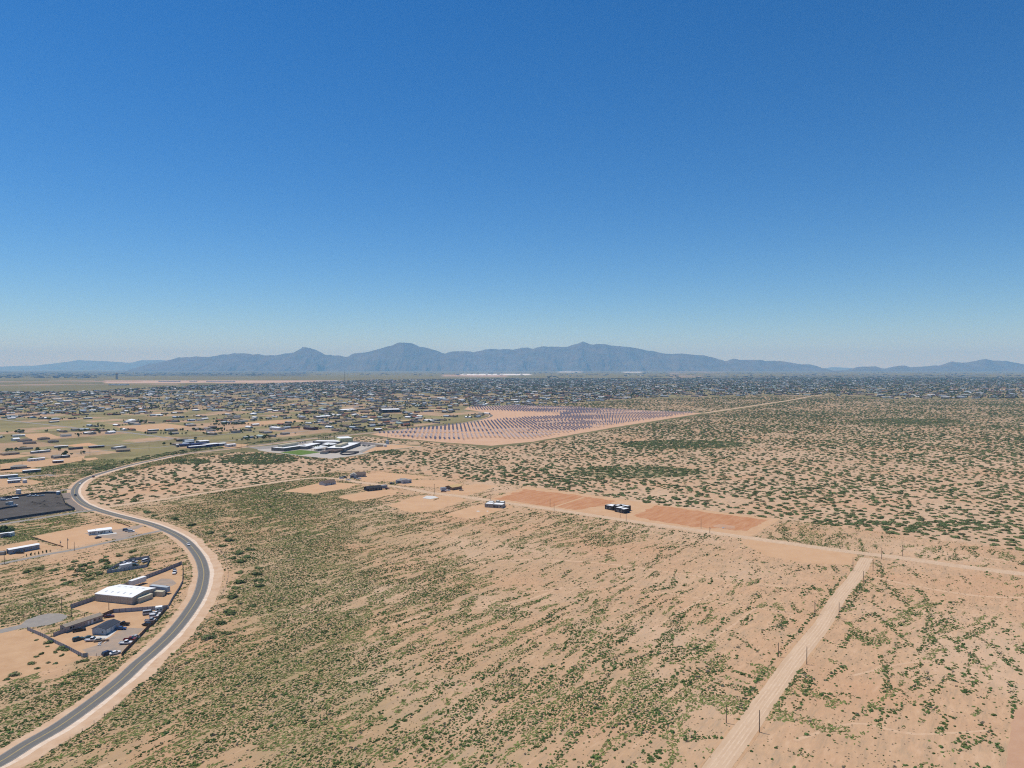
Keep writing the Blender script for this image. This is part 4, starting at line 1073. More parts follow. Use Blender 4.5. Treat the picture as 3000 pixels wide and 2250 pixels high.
# white house and the grey trailer up the street
r, W, D = building('house', 'white house with white roof and small porch beside gravel drive', 'house', ZA(1490, 668), ZA(1725, 640), 8.5, 3.0, 'low', 'x', .6, M_white2, M_white,
         wins=(('f', .10, .9, 1.0, 1.5), ('f', .36, .9, 1.0, 1.5), ('f', .50, .9, .8, 1.5), ('f', .8, 1, 1, 1.1), ('l', .2, .9, .8, 1.4), ('l', .5, .9, .8, 1.4)), doors=(('f', .24, 1.1, 2.2),))
mb = MB(); mb.box(-5.2, -.003, 1.2, 8, 0, 2.7); mb.obj('wing_wall', M_white2, r)
mb = MB(); mb.box(-5.5, -.003, .9, 8.3, 2.72, 2.95); mb.obj('wing_roof', M_white, r)
for i in range(3): opening(r, W, D, 'f', -4.6 + i * 1.3, 1.0, .8, 1.2).location = (0, 1.2, 0)
mb = MB(); mb.box(.5, W + 3, -5.2, -.4, .02, .16); mb.obj('porch_slab', M_concrete, r)
building('mobile_home', 'long blue grey mobile home with bright white roof beside the side street', 'mobile home', ZA(145, 972), ZA(612, 885), 4.8, 3.2, 'low', 'x', .35, M_greyblue, M_white,
         wins=tuple(('f', x, 1.1, .9, .9) for x in (.1, .3, .62, .7, .86)), doors=(('f', .45, 1.0, 2.1),))
building('shed', 'small grey carport shed at the end of the side street', 'shed', ZA(-40, 988), ZA(75, 978), 4, 2.2, 'flat', wall=M_stucco, roofm=M_corr)

# travel trailers at the tree row
building('travel_trailer', 'white and tan travel trailer parked below the dark tree row', 'trailer', ZA(5, 715), ZA(150, 695), 2.8, 3.0, 'low', 'x', .2, M_pinkwall, M_white, wins=(('f', .3, 1.2, 1.2, .8),), over=.05)
building('travel_trailer', 'short white travel trailer beside the tan one', 'trailer', ZA(150, 700), ZA(228, 682), 2.8, 2.9, 'low', 'x', .2, M_white2, M_white, wins=(('f', .3, 1.2, 1.2, .8),), over=.05)

# houses along the dirt road
r1, _, _ = building('house', 'brown roofed grey house with garage end standing on the bare lot', 'house', ZD(845, 722), ZD(990, 700), 10, 2.9, 'gable', 'x', 1.9, M_greywall, M_brownroof,
         wins=(('f', .12, .9, 1.2, 1.2), ('f', .4, .9, 1.4, 1.2), ('f', .75, .9, 1.2, 1.2)), doors=(('f', .6, 1.0, 2.1),))
building('garage', 'brown roofed garage end', 'garage', ZD(808, 700), ZD(850, 718), 7, 2.7, 'gable', 'y', 1.2, M_greywall, M_brownroof, doors=(('f', .2, 2.8, 2.2),), gdoor=M_white2, join=r1)
r1, _, _ = building('house', 'grey gabled house with brown roof behind parked trucks', 'house', ZD(1262, 612), ZD(1380, 605), 11, 3.0, 'gable', 'x', 2.4, M_stucco, M_brownroof, wins=(('f', .3, .9, 1.2, 1.2), ('f', .7, .9, 1.2, 1.2)))
building('garage', 'pale grey gabled garage wing', 'garage', ZD(1175, 618), ZD(1258, 616), 9, 3.2, 'gable', 'y', 1.8, M_greywall, M_stucco, doors=(('f', .12, 3.6, 2.4),), gdoor=M_trim, join=r1)
building('house', 'house with black shingle roof and black walls on a bare lot', 'house', ZD(1400, 795), ZD(1590, 775), 10, 2.8, 'gable', 'x', 1.8, M_blackwall, M_blackroof,
         wins=(('f', .12, .8, 2.4, 1.4), ('f', .45, .9, 1.4, 1.2), ('f', .68, .9, 1.4, 1.2), ('f', .85, .9, 1.2, 1.2)), doors=(('f', .33, 1.0, 2.1),))
building('storage_container', 'grey storage container behind the black roofed house', 'container', ZD(1588, 758), ZD(1660, 750), 4, 3.2, 'flat', wall=M_corr, roofm=M_congrey)
for i_, (a_, b_, d_, h_, lab_) in enumerate(((ZD(1765, 690), ZD(1845, 692), 9, 3.4, 'low block'), (ZD(1850, 695), ZD(1920, 690), 10, 4.6, 'tall middle block'), (ZD(1922, 690), ZD(1972, 682), 9, 3.8, 'end block'))):
    r1, _, _ = building('house', lab_ if i_ else 'pale stucco house of three flat roofed blocks', 'house', a_, b_, d_, h_, 'flat', wall=M_greywall, roofm=M_stucco, wins=(('f', .25, .9, 1.6, 1.4),), doors=(('f', .62, 1.1, 2.1),) if i_ else (('f', .4, 3.4, 2.4),), gdoor=M_trim, join=r1 if i_ else None)
r, W, D = building('house', 'half built house with raw yellow plywood roof', 'house', ZH(525, 312), ZH(680, 286), 11, 3.0, 'gable', 'x', 1.5, M_osb, M_ply, wins=(('f', .3, .9, 1.4, 1.2), ('f', .65, .9, 1.4, 1.2)), over=.5)
building('garage', 'unfinished dark timber garage frame', 'garage', ZH(440, 300), ZH(522, 310), 6, 2.8, 'gable', 'y', 1.3, M_osb, M_osb, doors=(('f', .25, 2.8, 2.3),), gdoor=M_trim, join=r)
building('storage_trailer', 'grey storage trailer beside the half built house', 'trailer', ZH(350, 320), ZH(432, 312), 3.2, 3.2, 'flat', wall=M_greywall, roofm=M_congrey)

def flat_house(name, label, pL, pR, blocks, wall, roofm, wins, doors):
    a, W, rz = frame(pL, pR)
    r = root(name, label, 'house', a, rz)
    for (x0, x1, y0, y1, h) in blocks:
        wb, rb = house_parts((x1 - x0) * W, y1 - y0, h, 'flat')
        wo = wb.obj('wall', wall, r); wo.location = (x0 * W, y0, 0)
        ro = rb.obj('roof', roofm, r); ro.location = (x0 * W, y0, 0)
    for x, y, z, w_, h_ in wins:
        o = opening(r, W, 1, 'f', x * W, z, w_, h_); o.location = (0, y, 0)
    for x, y, w_, h_ in doors:
        o = opening(r, W, 1, 'f', x * W, .05, w_, h_, 'door', M_trim); o.location = (0, y, 0)
flat_house('house', 'grey flat roofed house with white roof decks beside the dirt road', ZH(1050, 588), ZH(1335, 606), ((0, .44, 0, 8, 3.6), (.442, 1.0, 0, 9, 3.5), (.0, .3, 8.01, 13, 4.0), (.45, .62, 9.01, 13, 4.9), (.64, .9, 9.01, 14, 4.3)), M_stucco, M_white,
           ((.05, 0, .9, .9, 1.3), (.14, 0, .9, .9, 1.3), (.24, 0, .9, .9, 1.3), (.34, 0, .9, .9, 1.3), (.86, 0, .8, 1.8, 1.8)), ((.47, 0, 3.0, 2.6), (.66, 0, 2.0, 2.6)))
flat_house('house', 'black flat roofed house with white roof decks between the red fields', ZJ(1265, 500), ZJ(1545, 552), ((0, .36, 3.0, 12, 4.0), (.365, .55, 4.2, 11, 5.0), (.555, .80, .0, 9, 4.2), (.802, 1.0, -.6, 8, 3.9), (.37, .8, 11.1, 16, 4.4)), M_blackwall, M_white,
           ((.06, 3.0, .9, 1.2, 1.4), (.2, 3.0, .9, 1.6, 1.6), (.62, 0, .9, 1.4, 1.4), (.86, -.6, .9, 1.4, 1.4)), ((.44, 4.2, 1.4, 2.4), (.70, 0, 1.4, 2.4)))
patch('concrete_slab', 'bare white concrete slab waiting for a house', [ZH(40, 440), ZH(110, 402), ZH(240, 408), ZH(300, 432), ZH(170, 458)], .16, M_concrete, .05, excl=True)
mb = MB(); a = g(*ZH(225, 475)); b = g(*ZH(300, 445)); L_ = math.hypot(b[0] - a[0], b[1] - a[1])
mb.box(0, L_, -.6, .6, 0, .5); mb.box(.5, L_ * .7, -.4, .3, .502, .8); o = mb.obj('lumber_stack', M_ply); o.location = (a[0], a[1], 0); o.rotation_euler = (0, 0, math.atan2(b[1] - a[1], b[0] - a[0]))
tag(o, 'low stack of yellow lumber beside the concrete slab', 'lumber')
patch('concrete_pad', 'small pale concrete pad in the lot of the grey house', [ZH(905, 650), ZH(940, 642), ZH(985, 650), ZH(945, 660)], .05, M_concrete, .05)
patch('concrete_pad', 'tiny white pad beside the grey house', [ZH(1075, 650), ZH(1095, 643), ZH(1118, 650), ZH(1095, 657)], .05, M_concrete, .05)

# ------------------------------------------------------------------ school
def block(name, label, pL, pR, D, h, wall, roofm, wins=0, extra=()):
    a, W, rz = frame(pL, pR)
    global SCHOOL
    r = SCHOOL = SCHOOL or root('school', 'low grey school complex with white roofs and pale yellow gym', 'school', a, rz)
    wb, rb = house_parts(W, D, h, 'flat'); new = [wb.obj('wall', wall, r), rb.obj('roof', roofm, r)]
    new[0]['label'] = label
    for i in range(wins): new.append(opening(r, W, D, 'f', W * (i + .35) / wins, 1.2, min(2.4, W / wins * .5), 1.6))
    for (x0, x1, y0, y1, z1, m_) in extra:
        mb = MB(); mb.box(x0 * W, x1 * W, y0 * D, y1 * D, h - .255, z1); new.append(mb.obj('rooftop_room', m_, r))
    settle(new, r, a, rz)
    return r
SCHOOL = None
block('school_wing', 'long dark grey school wing with raised tan roof room beside the lawn', ZD(320, 278), ZD(600, 236), 26, 5.2, M_schoolwall, M_white, 6, ((.18, .92, .5, .82, 9.0, M_schooltan),))
block('school_wing', 'short dark school wing between the lawn and the court', ZD(605, 252), ZD(805, 205), 18, 5.0, M_schoolwall, M_white, 5)
block('school_wing', 'right hand school wing with tan roof room and brick bays', ZD(1098, 276), ZD(1312, 200), 30, 5.2, M_schoolwall, M_white, 6, ((.15, .62, .35, .62, 8.6, M_schooltan),))
block('school_gym', 'pale yellow school gym standing above the wings', ZD(1040, 176), ZD(1212, 168), 34, 9.0, M_schoolyellow, M_white, 0)
block('school_wing', 'low white roofed entrance wing beside the gym', ZD(690, 178), ZD(1035, 184), 22, 4.6, M_schoolwall, M_white, 8)
block('school_wing', 'dark back wing of the school facing the court', ZD(800, 205), ZD(940, 215), 16, 4.6, M_schoolwall, M_white, 4)
building('portable_classroom', 'long dark portable classroom beside the school court', 'portable', ZD(850, 312), ZD(985, 276), 8, 3.2, 'low', 'x', .5, M_stucco, M_brownroof, wins=(('f', .3, 1, 1.2, 1), ('f', .6, 1, 1.2, 1)))
building('portable_classroom', 'brown portable classroom next to the right hand wing', 'portable', ZD(975, 300), ZD(1100, 272), 9, 3.2, 'low', 'x', .6, M_osb, M_brownroof, wins=(('f', .3, 1, 1.2, 1), ('f', .6, 1, 1.2, 1)))
building('storage_shed', 'low tan storage shed at the end of the school drive', 'shed', ZD(1520, 218), ZD(1615, 212), 6, 3.0, 'flat', wall=M_schooltan, roofm=M_schooltan)
building('storage_shed', 'small white pump shed on the school pad', 'shed', ZD(1618, 218), ZD(1650, 216), 5, 3.2, 'flat', wall=M_white2, roofm=M_white)
for k_, ((x_, y_), s_, lab_) in enumerate(((ZD(790, 248), 9, 'large white shade canopy in the school court'), (ZD(755, 268), 7, 'smaller white shade canopy in front of the school court'), (ZD(905, 215), 9, 'pale green shade canopy beside the entrance wing'))):
    wx, wy = g(x_, y_); r = root('shade_canopy', lab_, 'canopy', (wx, wy), math.radians(UDEG))
    mb = MB(); n = len(mb.v)
    mb.v = [(-s_, -s_, 4.2), (s_, -s_, 4.2), (s_, s_, 4.2), (-s_, s_, 4.2), (0, 0, 6.6)]; mb.f = [(0, 1, 4), (1, 2, 4), (2, 3, 4), (3, 0, 4)]; mb.m = [0] * 4
    mb.obj('canvas', M_canvas, r)
    for sx in (-1, 1):
        for sy in (-1, 1):
            mb = MB(); mb.cyl((sx * s_ * .95, sy * s_ * .95), .15, .15, 0, 4.19, 8); mb.obj('post', M_steelpole, r)

# palms at the school
PALM_T = MB(); PALM_T.cyl((0, 0), .35, .25, 0, 7.6, 8); PALM_TM = PALM_T.mesh('trunk', [M_bark])
pc = MB(); rr_ = random.Random(5)
for i in range(26):
    a = i * 2.4; up = rr_.uniform(-.5, .9)
    d = Vector((math.cos(a), math.sin(a), 0)); s_ = Vector((-math.sin(a), math.cos(a), 0))
    p0 = Vector((0, 0, 7.6)); p1 = p0 + d * 1.2 + Vector((0, 0, up + .35)); p2 = p0 + d * 2.3 + Vector((0, 0, up - .7))
    pc.quad(p0 - s_ * .1, p0 + s_ * .1, p1 + s_ * .35, p1 - s_ * .35); pc.quad(p1 - s_ * .35, p1 + s_ * .35, p2 + s_ * .08, p2 - s_ * .08)
PALM_C = pc.mesh('crown', [M_tree2])
for i, (zx, zy) in enumerate(((768, 150), (800, 148), (826, 152), (858, 150), (880, 152), (913, 130), (970, 138), (1008, 138), (712, 262), (742, 258), (730, 246), (770, 252), (900, 240))):
    wx, wy = g(*ZD(zx, zy)); behind = i < 8
    r = root('palm_tree', 'tall fan palm standing behind the school entrance' if behind else 'fan palm growing in the school court', 'palm', (wx, wy), i * 1.1, 'palms behind the school' if behind else 'palms in the school court')
    k = 1.0 if behind else .8; r.scale = (k, k, k)
    part('trunk', PALM_TM, r); part('crown', PALM_C, r)

# ------------------------------------------------------------------ fences
def corr_mesh(name, h, m_, n=6):
    mb = MB()
    for i in range(n):
        x0, x1 = i / n, (i + 1) / n; d = .035 if i % 2 else 0
        mb.box(x0, x1, -.02 - d, .02 - d, .03, h)
    return mb.mesh(name, [m_])
def fence(name, label, cat, pxs, h, m_, pm, plen=2.6, pr=.06):
    W_ = [g(*p) for p in pxs]
    r = root(name, label, cat, W_[0])
    pmz = corr_mesh('panel', h, m_); mb = MB(); mb.cyl((0, 0), pr, pr, 0, h + .15, 6); pst = mb.mesh('post', [pm])
    ox, oy = W_[0]
    for (a, b) in zip(W_[:-1], W_[1:]):
        L_ = math.hypot(b[0] - a[0], b[1] - a[1]); n = max(1, round(L_ / plen)); an = math.atan2(b[1] - a[1], b[0] - a[0])
        for i in range(n):
            x = a[0] + (b[0] - a[0]) * i / n; y = a[1] + (b[1] - a[1]) * i / n
            part('panel', pmz, r, loc=(x - ox, y - oy, 0), rot=(0, 0, an), scale=(L_ / n - .02, 1, 1))
            part('post', pst, r, loc=(x - ox + math.sin(an) * .09, y - oy - math.cos(an) * .09, 0))
    return r
fence('sheet_fence', 'long grey corrugated steel fence behind the warehouse', 'fence', [ZB(155, 832), ZB(570, 690), ZB(900, 545), ZB(1160, 430), ZB(1500, 300), ZB(1750, 205), ZB(2052, 80)], 2.3, M_corr, M_trim)
fence('sheet_fence', 'dark steel fence bending along the paved road beside the containers', 'fence', [ZB(2066, 85), ZB(2072, 200), ZB(2066, 390), ZB(2000, 520), ZB(1905, 660), ZB(1835, 790)], 1.6, M_corr, M_trim)
fence('sheet_fence', 'rusty brown steel fence between the parked cars and the paved road', 'fence', [ZB(1830, 800), ZB(1700, 950), ZB(1560, 1110), ZC(1990, 300), ZC(1800, 500), ZC(1640, 660), ZC(1565, 742)], 1.6, M_rust, M_trim)
fence('sheet_fence', 'grey corrugated fence dividing the warehouse yard from the car yard', 'fence', [ZC(1435, 82), ZC(1720, 62), ZC(1960, 45), ZC(2180, 30), ZC(2290, 15)], 2.1, M_corrblue, M_trim)
fence('sheet_fence', 'short rusty fence linking the mobile home to the grey fence', 'fence', [ZC(1258, 150), ZC(1340, 115), ZC(1432, 78)], 1.9, M_rust, M_trim)
fence('sheet_fence', 'grey sheet fence with bushes growing against it', 'fence', [ZC(108, 352), ZC(240, 408), ZC(380, 468), ZC(540, 555), ZC(760, 660), ZC(860, 715), ZC(965, 768)], 1.7, M_corrblue, M_wood)
fence('sheet_fence', 'short grey fence below the end of the mobile home', 'fence', [ZC(505, 450), ZC(610, 410), ZC(696, 385)], 1.9, M_corr, M_trim)
fence('sheet_fence', 'tall grey panel closing the corner of the car yard', 'fence', [ZC(968, 770), ZC(1040, 758)], 1.9, M_corr, M_trim)
fence('sheet_fence', 'blue grey steel fence round the small junk yard', 'fence', [ZB(772, 232), ZB(1000, 200), ZB(1220, 165), ZB(1455, 125), ZB(1470, 90), ZB(1512, -10)], 1.9, M_corrblue, M_trim)
fence('sheet_fence', 'far side of the blue grey junk yard fence', 'fence', [ZB(772, 230), ZB(870, 165), ZB(1000, 88), ZB(1180, 22), ZB(1500, -25)], 1.9, M_corrblue, M_trim)
fence('screen_fence', 'black screened fence on the street side of the dark gravel yard', 'fence', [ZA(-60, 468), ZA(0, 458), ZA(380, 400), ZA(760, 345), ZA(1080, 300), ZA(1155, 285)], 2.0, M_trim, M_trim, 4)
fence('screen_fence', 'black screened fence on the road side of the dark gravel yard', 'fence', [ZA(1155, 285), ZA(1080, 240), ZA(1010, 205), ZA(970, 120), ZA(935, 40)], 2.0, M_trim, M_trim, 4)
fence('screen_fence', 'black screened fence along the back of the dark gravel yard', 'fence', [ZA(935, 32), ZA(700, 32), ZA(420, 60), ZA(200, 92), ZA(-60, 118)], 2.0, M_trim, M_trim, 4)
fence('screen_fence', 'short dark fence inside the black yard round a green corner', 'fence', [ZA(-40, 288), ZA(100, 260), ZA(270, 236)], 1.6, M_trim, M_trim, 4)
fence('screen_fence', 'dark oval fence round the school practice pen', 'fence', [ZD(1040, 312), ZD(1090, 294), ZD(1290, 292), ZD(1230, 314), ZD(1150, 326), ZD(1070, 325), ZD(1040, 312)], 2.2, M_trim, M_trim, 5)
fence('board_fence', 'dark boundary fence behind the white house lot', 'fence', [ZA(470, 705), ZA(700, 775), ZA(980, 862)], .8, M_rust, M_wood, 3)
fence('board_fence', 'low dark fence beside the drive of the white house', 'fence', [ZA(1780, 470), ZA(1900, 510), ZA(2010, 548)], .8, M_rust, M_wood, 3)

def wire_fence(label, line, h=1.2, gap=7.0):
    W_ = resample(line, gap); r = root('wire_fence', label, 'fence', W_[0]); ox, oy = W_[0]
    mb = MB(); mb.cyl((0, 0), .09, .08, 0, h, 5); pst = mb.mesh('post', [M_wood])
    wm = MB()
    for z in (.35, .7, 1.05): wm.box(0, 1, -.008, .008, z, z + .016)
    wme = wm.mesh('wire', [M_steelpole])
    for i, (x, y) in enumerate(W_):
        part('post', pst, r, loc=(x - ox, y - oy, 0))
        if i < len(W_) - 1:
            b = W_[i + 1]; part('wire', wme, r, loc=(x - ox, y - oy, 0), rot=(0, 0, math.atan2(b[1] - y, b[0] - x)), scale=(math.hypot(b[0] - x, b[1] - y), 1, 1))
wire_fence('wire fence on wooden posts along the outer road shoulder', catmull([g(*p) for p in [(150, 2205), (306, 2098), (424, 2006), (510, 1935), (570, 1870), (615, 1810), (650, 1745), (668, 1690), (660, 1640), (640, 1610), (600, 1575), (545, 1545)]], 5))
wire_fence('wire fence closing the lower edge of the car yard', [g(*ZC(1045, 752)), g(*ZC(1300, 748)), g(*ZC(1560, 748))], 1.3, 3.0)

# ------------------------------------------------------------------ utility poles
PBASE = {}
def pole(label, px, h_px, group=None, arm=False, can=False, steel=False):
    x, y = g(*px); hh = h_px * H / (px[1] - HY)
    r = root('utility_pole', label, 'pole', (x, y), math.radians(UDEG), group)
    mb = MB(); mb.cyl((0, 0), .19, .13, 0, hh, 8); mb.obj('shaft', M_steelpole if steel else M_wood, r)
    if arm:
        mb = MB(); mb.box(-.06, .06, -1.1, 1.1, hh - .7, hh - .56); a = mb.obj('crossarm', M_wood, r)
        for yy in (-.9, 0, .9):
            mb = MB(); mb.cyl((0, yy), .07, .05, hh - .558, hh - .35, 6); mb.obj('insulator', M_frame, a)
    if can:
        mb = MB(); mb.cyl((.42, 0), .3, .3, hh - 2.0, hh - 1.0, 10); mb.cyl((.42, 0), .2, .1, hh - .998, hh - .9, 10); mb.obj('transformer', M_steelpole, r)
    return r
G1 = 'wooden poles along the packed dirt street'
for px, hp in ((Z9(980, 545), 39), (Z9(1125, 545), 35), (Z9(1055, 635), 36), (Z9(706, 855), 40), (Z9(880, 890), 48), (Z10(765, 250), 42), (Z10(932, 295), 53), (Z10(458, 640), 54), (Z10(653, 695), 66)):
    pole('bare wooden utility pole beside the packed dirt street', px, hp, G1)
G2 = 'wooden poles along the pale dirt road'
for px, hp in ((Z9(1187, 462), 34), (Z9(1338, 442), 33), (Z8(520, 332), 24), (Z8(549, 357), 21), (Z8(1068, 437), 24), (Z8(1025, 408), 11), (Z8(1607, 488), 28), (ZH(1120, 445), 22), (ZH(1148, 478), 19)):
    pole('bare wooden utility pole beside the pale dirt road', px, hp, G2)
pole('wooden pole with a dark transformer can beside the far red field', Z8(1670, 522), 19, can=True)
pole('wooden pole with crossarm beside the concrete slab lot', ZH(235, 366), 29, arm=True)
pole('wooden pole behind the brown roofed house', ZD(1038, 630), 18); pole('short pole beside the brown roofed house', ZD(1018, 682), 11); pole('wooden pole behind the black roofed house', ZD(1615, 715), 19)
pole('wooden pole with transformer beside the white house lot', Z1(625, 972), 32, can=True); pole('wooden pole on the verge of the side street', Z1(688, 992), 27); pole('stub pole with a rusty meter box', Z1(557, 948), 17, can=True)
pole('tall wooden pole at the end of the side street', Z1(40, 1117), 42, arm=True)
pole('wooden pole left of the turning circle', Z2(372, 472), 37); pole('tall wooden pole behind the turning circle', Z2(572, 447), 43, arm=True); pole('wooden pole beside the mobile home yard', Z2(660, 497), 26); pole('wooden pole in front of the warehouse', Z2(1008, 432), 22)
pole('thin post behind the mobile home', Z2(783, 492), 9); pole('post at the end of the mobile home', Z2(925, 482), 10)
G3 = 'poles among the trailers'
for px, hp in ((Z1(205, 197), 19), (Z1(495, 287), 22), (Z1(833, 117), 21), (Z1(1380, 62), 16)): pole('wooden utility pole among the trailer lots', px, hp, G3, arm=True)
G4 = 'poles along the paved road by the school'
for px, hp in ((ZF(1135, 742), 20), (ZF(1215, 702), 22), (ZF(1545, 692), 12), (ZG(650, 422), 10), (ZG(1010, 392), 10), (ZG(1340, 348), 10)): pole('utility pole on the verge near the school', px, hp, G4)
G5 = 'poles on the bare solar ground'
for px, hp in ((ZG(1770, 312), 11), (ZG(1905, 312), 13), (ZG(2035, 302), 11), (ZG(2155, 262), 16)): pole('thin pole on the bare ground of the solar farm', px, hp, G5, steel=True)
# water tank tower behind the school
x, y = g(1135, 1301); r = root('water_tower', 'grey tank tower with tall mast behind the school', 'tower', (x, y))
mb = MB(); mb.cyl((0, 0), 2.6, 2.6, 0, 6, 14); mb.obj('tank', M_congrey, r)
mb = MB(); mb.cyl((0, 0), 2.7, .4, 6.002, 7.2, 14); mb.obj('tank_roof', M_steelpole, r)
mb = MB(); mb.cyl((0, 0), .28, .18, 7.202, 23, 8); mb.obj('mast', M_steelpole, r)
# far masts and towers
x, y = g(1010, 1128); r = root('radio_mast', 'tall thin radio mast standing in the far town', 'mast', (x, y))
mb = MB()
for i in range(3):
    a = i * 2.094; mb.cyl((1.6 * math.cos(a), 1.6 * math.sin(a)), .5, .4, 0, 100, 5)
mb.obj('lattice', M_wood, r)
mb = MB(); mb.cyl((0, 0), .35, .1, 96, 108, 5); mb.obj('antenna', M_wood, r)
x, y = g(342, 1111.5); r = root('water_tower', 'far brown water tower rising over the plain', 'tower', (x, y))
mb = MB(); mb.cyl((0, 0), 11, 11, 0, 52, 14); mb.obj('column', M_pinkwall, r)
mb = MB(); mb.cyl((0, 0), 14, 15, 52.05, 68, 16); mb.cyl((0, 0), 15, 4, 68.02, 76, 16); mb.obj('tank', M_tanroof, r)

# ------------------------------------------------------------------ vehicles
def wheel_mesh(r_, w_):
    mb = MB(); mb.cyl((0, 0), r_, r_, -w_ / 2, w_ / 2, 12, axis='y'); a = mb.mesh('tyre', [M_tyre])
    mb = MB(); mb.cyl((0, 0), r_ * .6, r_ * .6, -w_ / 2 - .012, w_ / 2 + .012, 10, axis='y'); b = mb.mesh('rim', [M_rim])
    return a, b
WH = wheel_mesh(.34, .24); WHB = wheel_mesh(.42, .28)
def car_meshes(kind):
    """body, glass and trim profiles in the side view; +x is forward"""
    if kind == 'sedan': L, W, lo = 4.7, 1.82, [(-2.35, .32), (-2.35, .80), (-2.2, .98), (-1.5, 1.02), (1.0, .98), (2.0, .86), (2.32, .68), (2.35, .32)]; cab = [(-1.65, 1.0), (-1.0, 1.40), (.25, 1.43), (1.05, .97)]
    elif kind == 'suv': L, W, lo = 4.8, 1.92, [(-2.4, .36), (-2.4, .95), (-2.3, 1.1), (1.05, 1.08), (2.1, .98), (2.38, .78), (2.4, .36)]; cab = [(-2.3, 1.08), (-2.05, 1.70), (.35, 1.74), (1.15, 1.06)]
    elif kind == 'pickup': L, W, lo = 5.7, 1.98, [(-2.85, .45), (-2.85, 1.02), (-.35, 1.02), (-.34, 1.08), (1.45, 1.06), (2.6, 1.0), (2.83, .85), (2.85, .45)]; cab = [(-.40, 1.06), (-.32, 1.76), (.72, 1.78), (1.5, 1.05)]
    else: L, W, lo = 5.6, 2.0, [(-2.8, .4), (-2.8, 1.25), (-2.7, 1.3), (1.9, 1.22), (2.65, 1.0), (2.8, .8), (2.8, .4)]; cab = [(-2.72, 1.28), (-2.66, 2.15), (1.05, 2.15), (1.95, 1.2)]
    body = MB(); body.prism(lo, -W / 2, W / 2)
    if kind == 'pickup':   # open bed
        body = MB(); body.prism([(-.36, .45), (-.36, 1.07), (1.45, 1.06), (2.6, 1.0), (2.83, .85), (2.85, .45)], -W / 2, W / 2)
        body.box(-2.85, -.362, -W / 2, W / 2, .45, .68); body.box(-2.85, -.362, -W / 2, -W / 2 + .1, .682, 1.05); body.box(-2.85, -.362, W / 2 - .1, W / 2, .682, 1.05); body.box(-2.85, -2.76, -W / 2 + .102, W / 2 - .102, .682, 1.05)
    gl = MB(); n = len(cab); ins = .13
    gl.v = [(x, -(W / 2 - (.04 if i in (0, n - 1) else ins)), z) for i, (x, z) in enumerate(cab)] + [(x, (W / 2 - (.04 if i in (0, n - 1) else ins)), z) for i, (x, z) in enumerate(cab)]
    gl.f = [tuple(range(n)), tuple(reversed(range(n, 2 * n)))] + [(i, i + n, i + 1 + n, i + 1) for i in range(n - 1)]; gl.m = [0] * len(gl.f)
    rf = MB(); (x0, z0), (x1, z1) = cab[1], cab[2]; y = W / 2 - ins - .01
    rf.v = [(x0 - .05, -y, z0 + .004), (x1 + .08, -y, z1 + .004), (x1 + .08, y, z1 + .004), (x0 - .05, y, z0 + .004)]; rf.v += [(a, b, c + .05) for a, b, c in rf.v]
    for f in ((0, 3, 2, 1), (4, 5, 6, 7), (0, 1, 5, 4), (1, 2, 6, 5), (2, 3, 7, 6), (3, 0, 4, 7)): rf.f.append(f); rf.m.append(0)
    hl = MB(); hl.box(-.03, .03, -.2, .2, -.07, .07)
    mats = lambda m_: [m_]
    wb = L * .31
    return dict(L=L, W=W, body=body.mesh('body', [PAINTS['white']]), glass=gl.mesh('window_glass', [M_glass]), roof=rf.mesh('roof_panel', [PAINTS['white']]), lamp=hl.mesh('headlight', [M_lamp]), tail=hl.mesh('tail_light', [M_tail]), wb=wb)
CARS = {k: car_meshes(k) for k in ('sedan', 'suv', 'pickup', 'van')}
def car(kind, colour, label, pos, deg, group=None, name='parked_car'):
    c = CARS[kind]; p = PAINTS[colour]
    x, y = pos if len(pos) == 2 else pos[:2]
    r = root(name, label, {'pickup': 'pickup', 'van': 'van'}.get(kind, 'car'), (x, y, .06), math.radians(deg), group)
    part('body', c['body'], r, p); part('window_glass', c['glass'], r); part('roof_panel', c['roof'], r, p)
    for sx in (-1, 1):
        for sy in (-1, 1):
            wv = part('wheel', WH[0], r, loc=(sx * c['wb'], sy * (c['W'] / 2 - .1), .34)); part('rim', WH[1], wv)
    for sy in (-1, 1):
        part('headlight', c['lamp'], r, loc=(c['L'] / 2 - .02, sy * c['W'] * .34, .74)); part('tail_light', c['tail'], r, loc=(-c['L'] / 2 + .02, sy * c['W'] * .36, .78))
    return r
def at(p): return g(*p)
def road_at(px):
    x, y = g(*px); i = min(range(len(ROAD) - 1), key=lambda i: (ROAD[i][0] - x) ** 2 + (ROAD[i][1] - y) ** 2)
    return math.degrees(math.atan2(ROAD[i + 1][1] - ROAD[max(0, i - 1)][1], ROAD[i + 1][0] - ROAD[max(0, i - 1)][0]))
for px, k, c, lab, rev in (((552, 1597), 'sedan', 'white', 'white car driving round the wide bend of the paved road', 180), ((274, 1398.5), 'suv', 'maroon', 'dark red car driving away on the far road', 0), ((235, 1418), 'sedan', 'white', 'white car entering the far bend of the road', 180), ((221, 1453), 'suv', 'black', 'black car driving beside the dark gravel yard', 180)):
    car(k, c, lab, at(px), road_at(px) + rev, name='car')
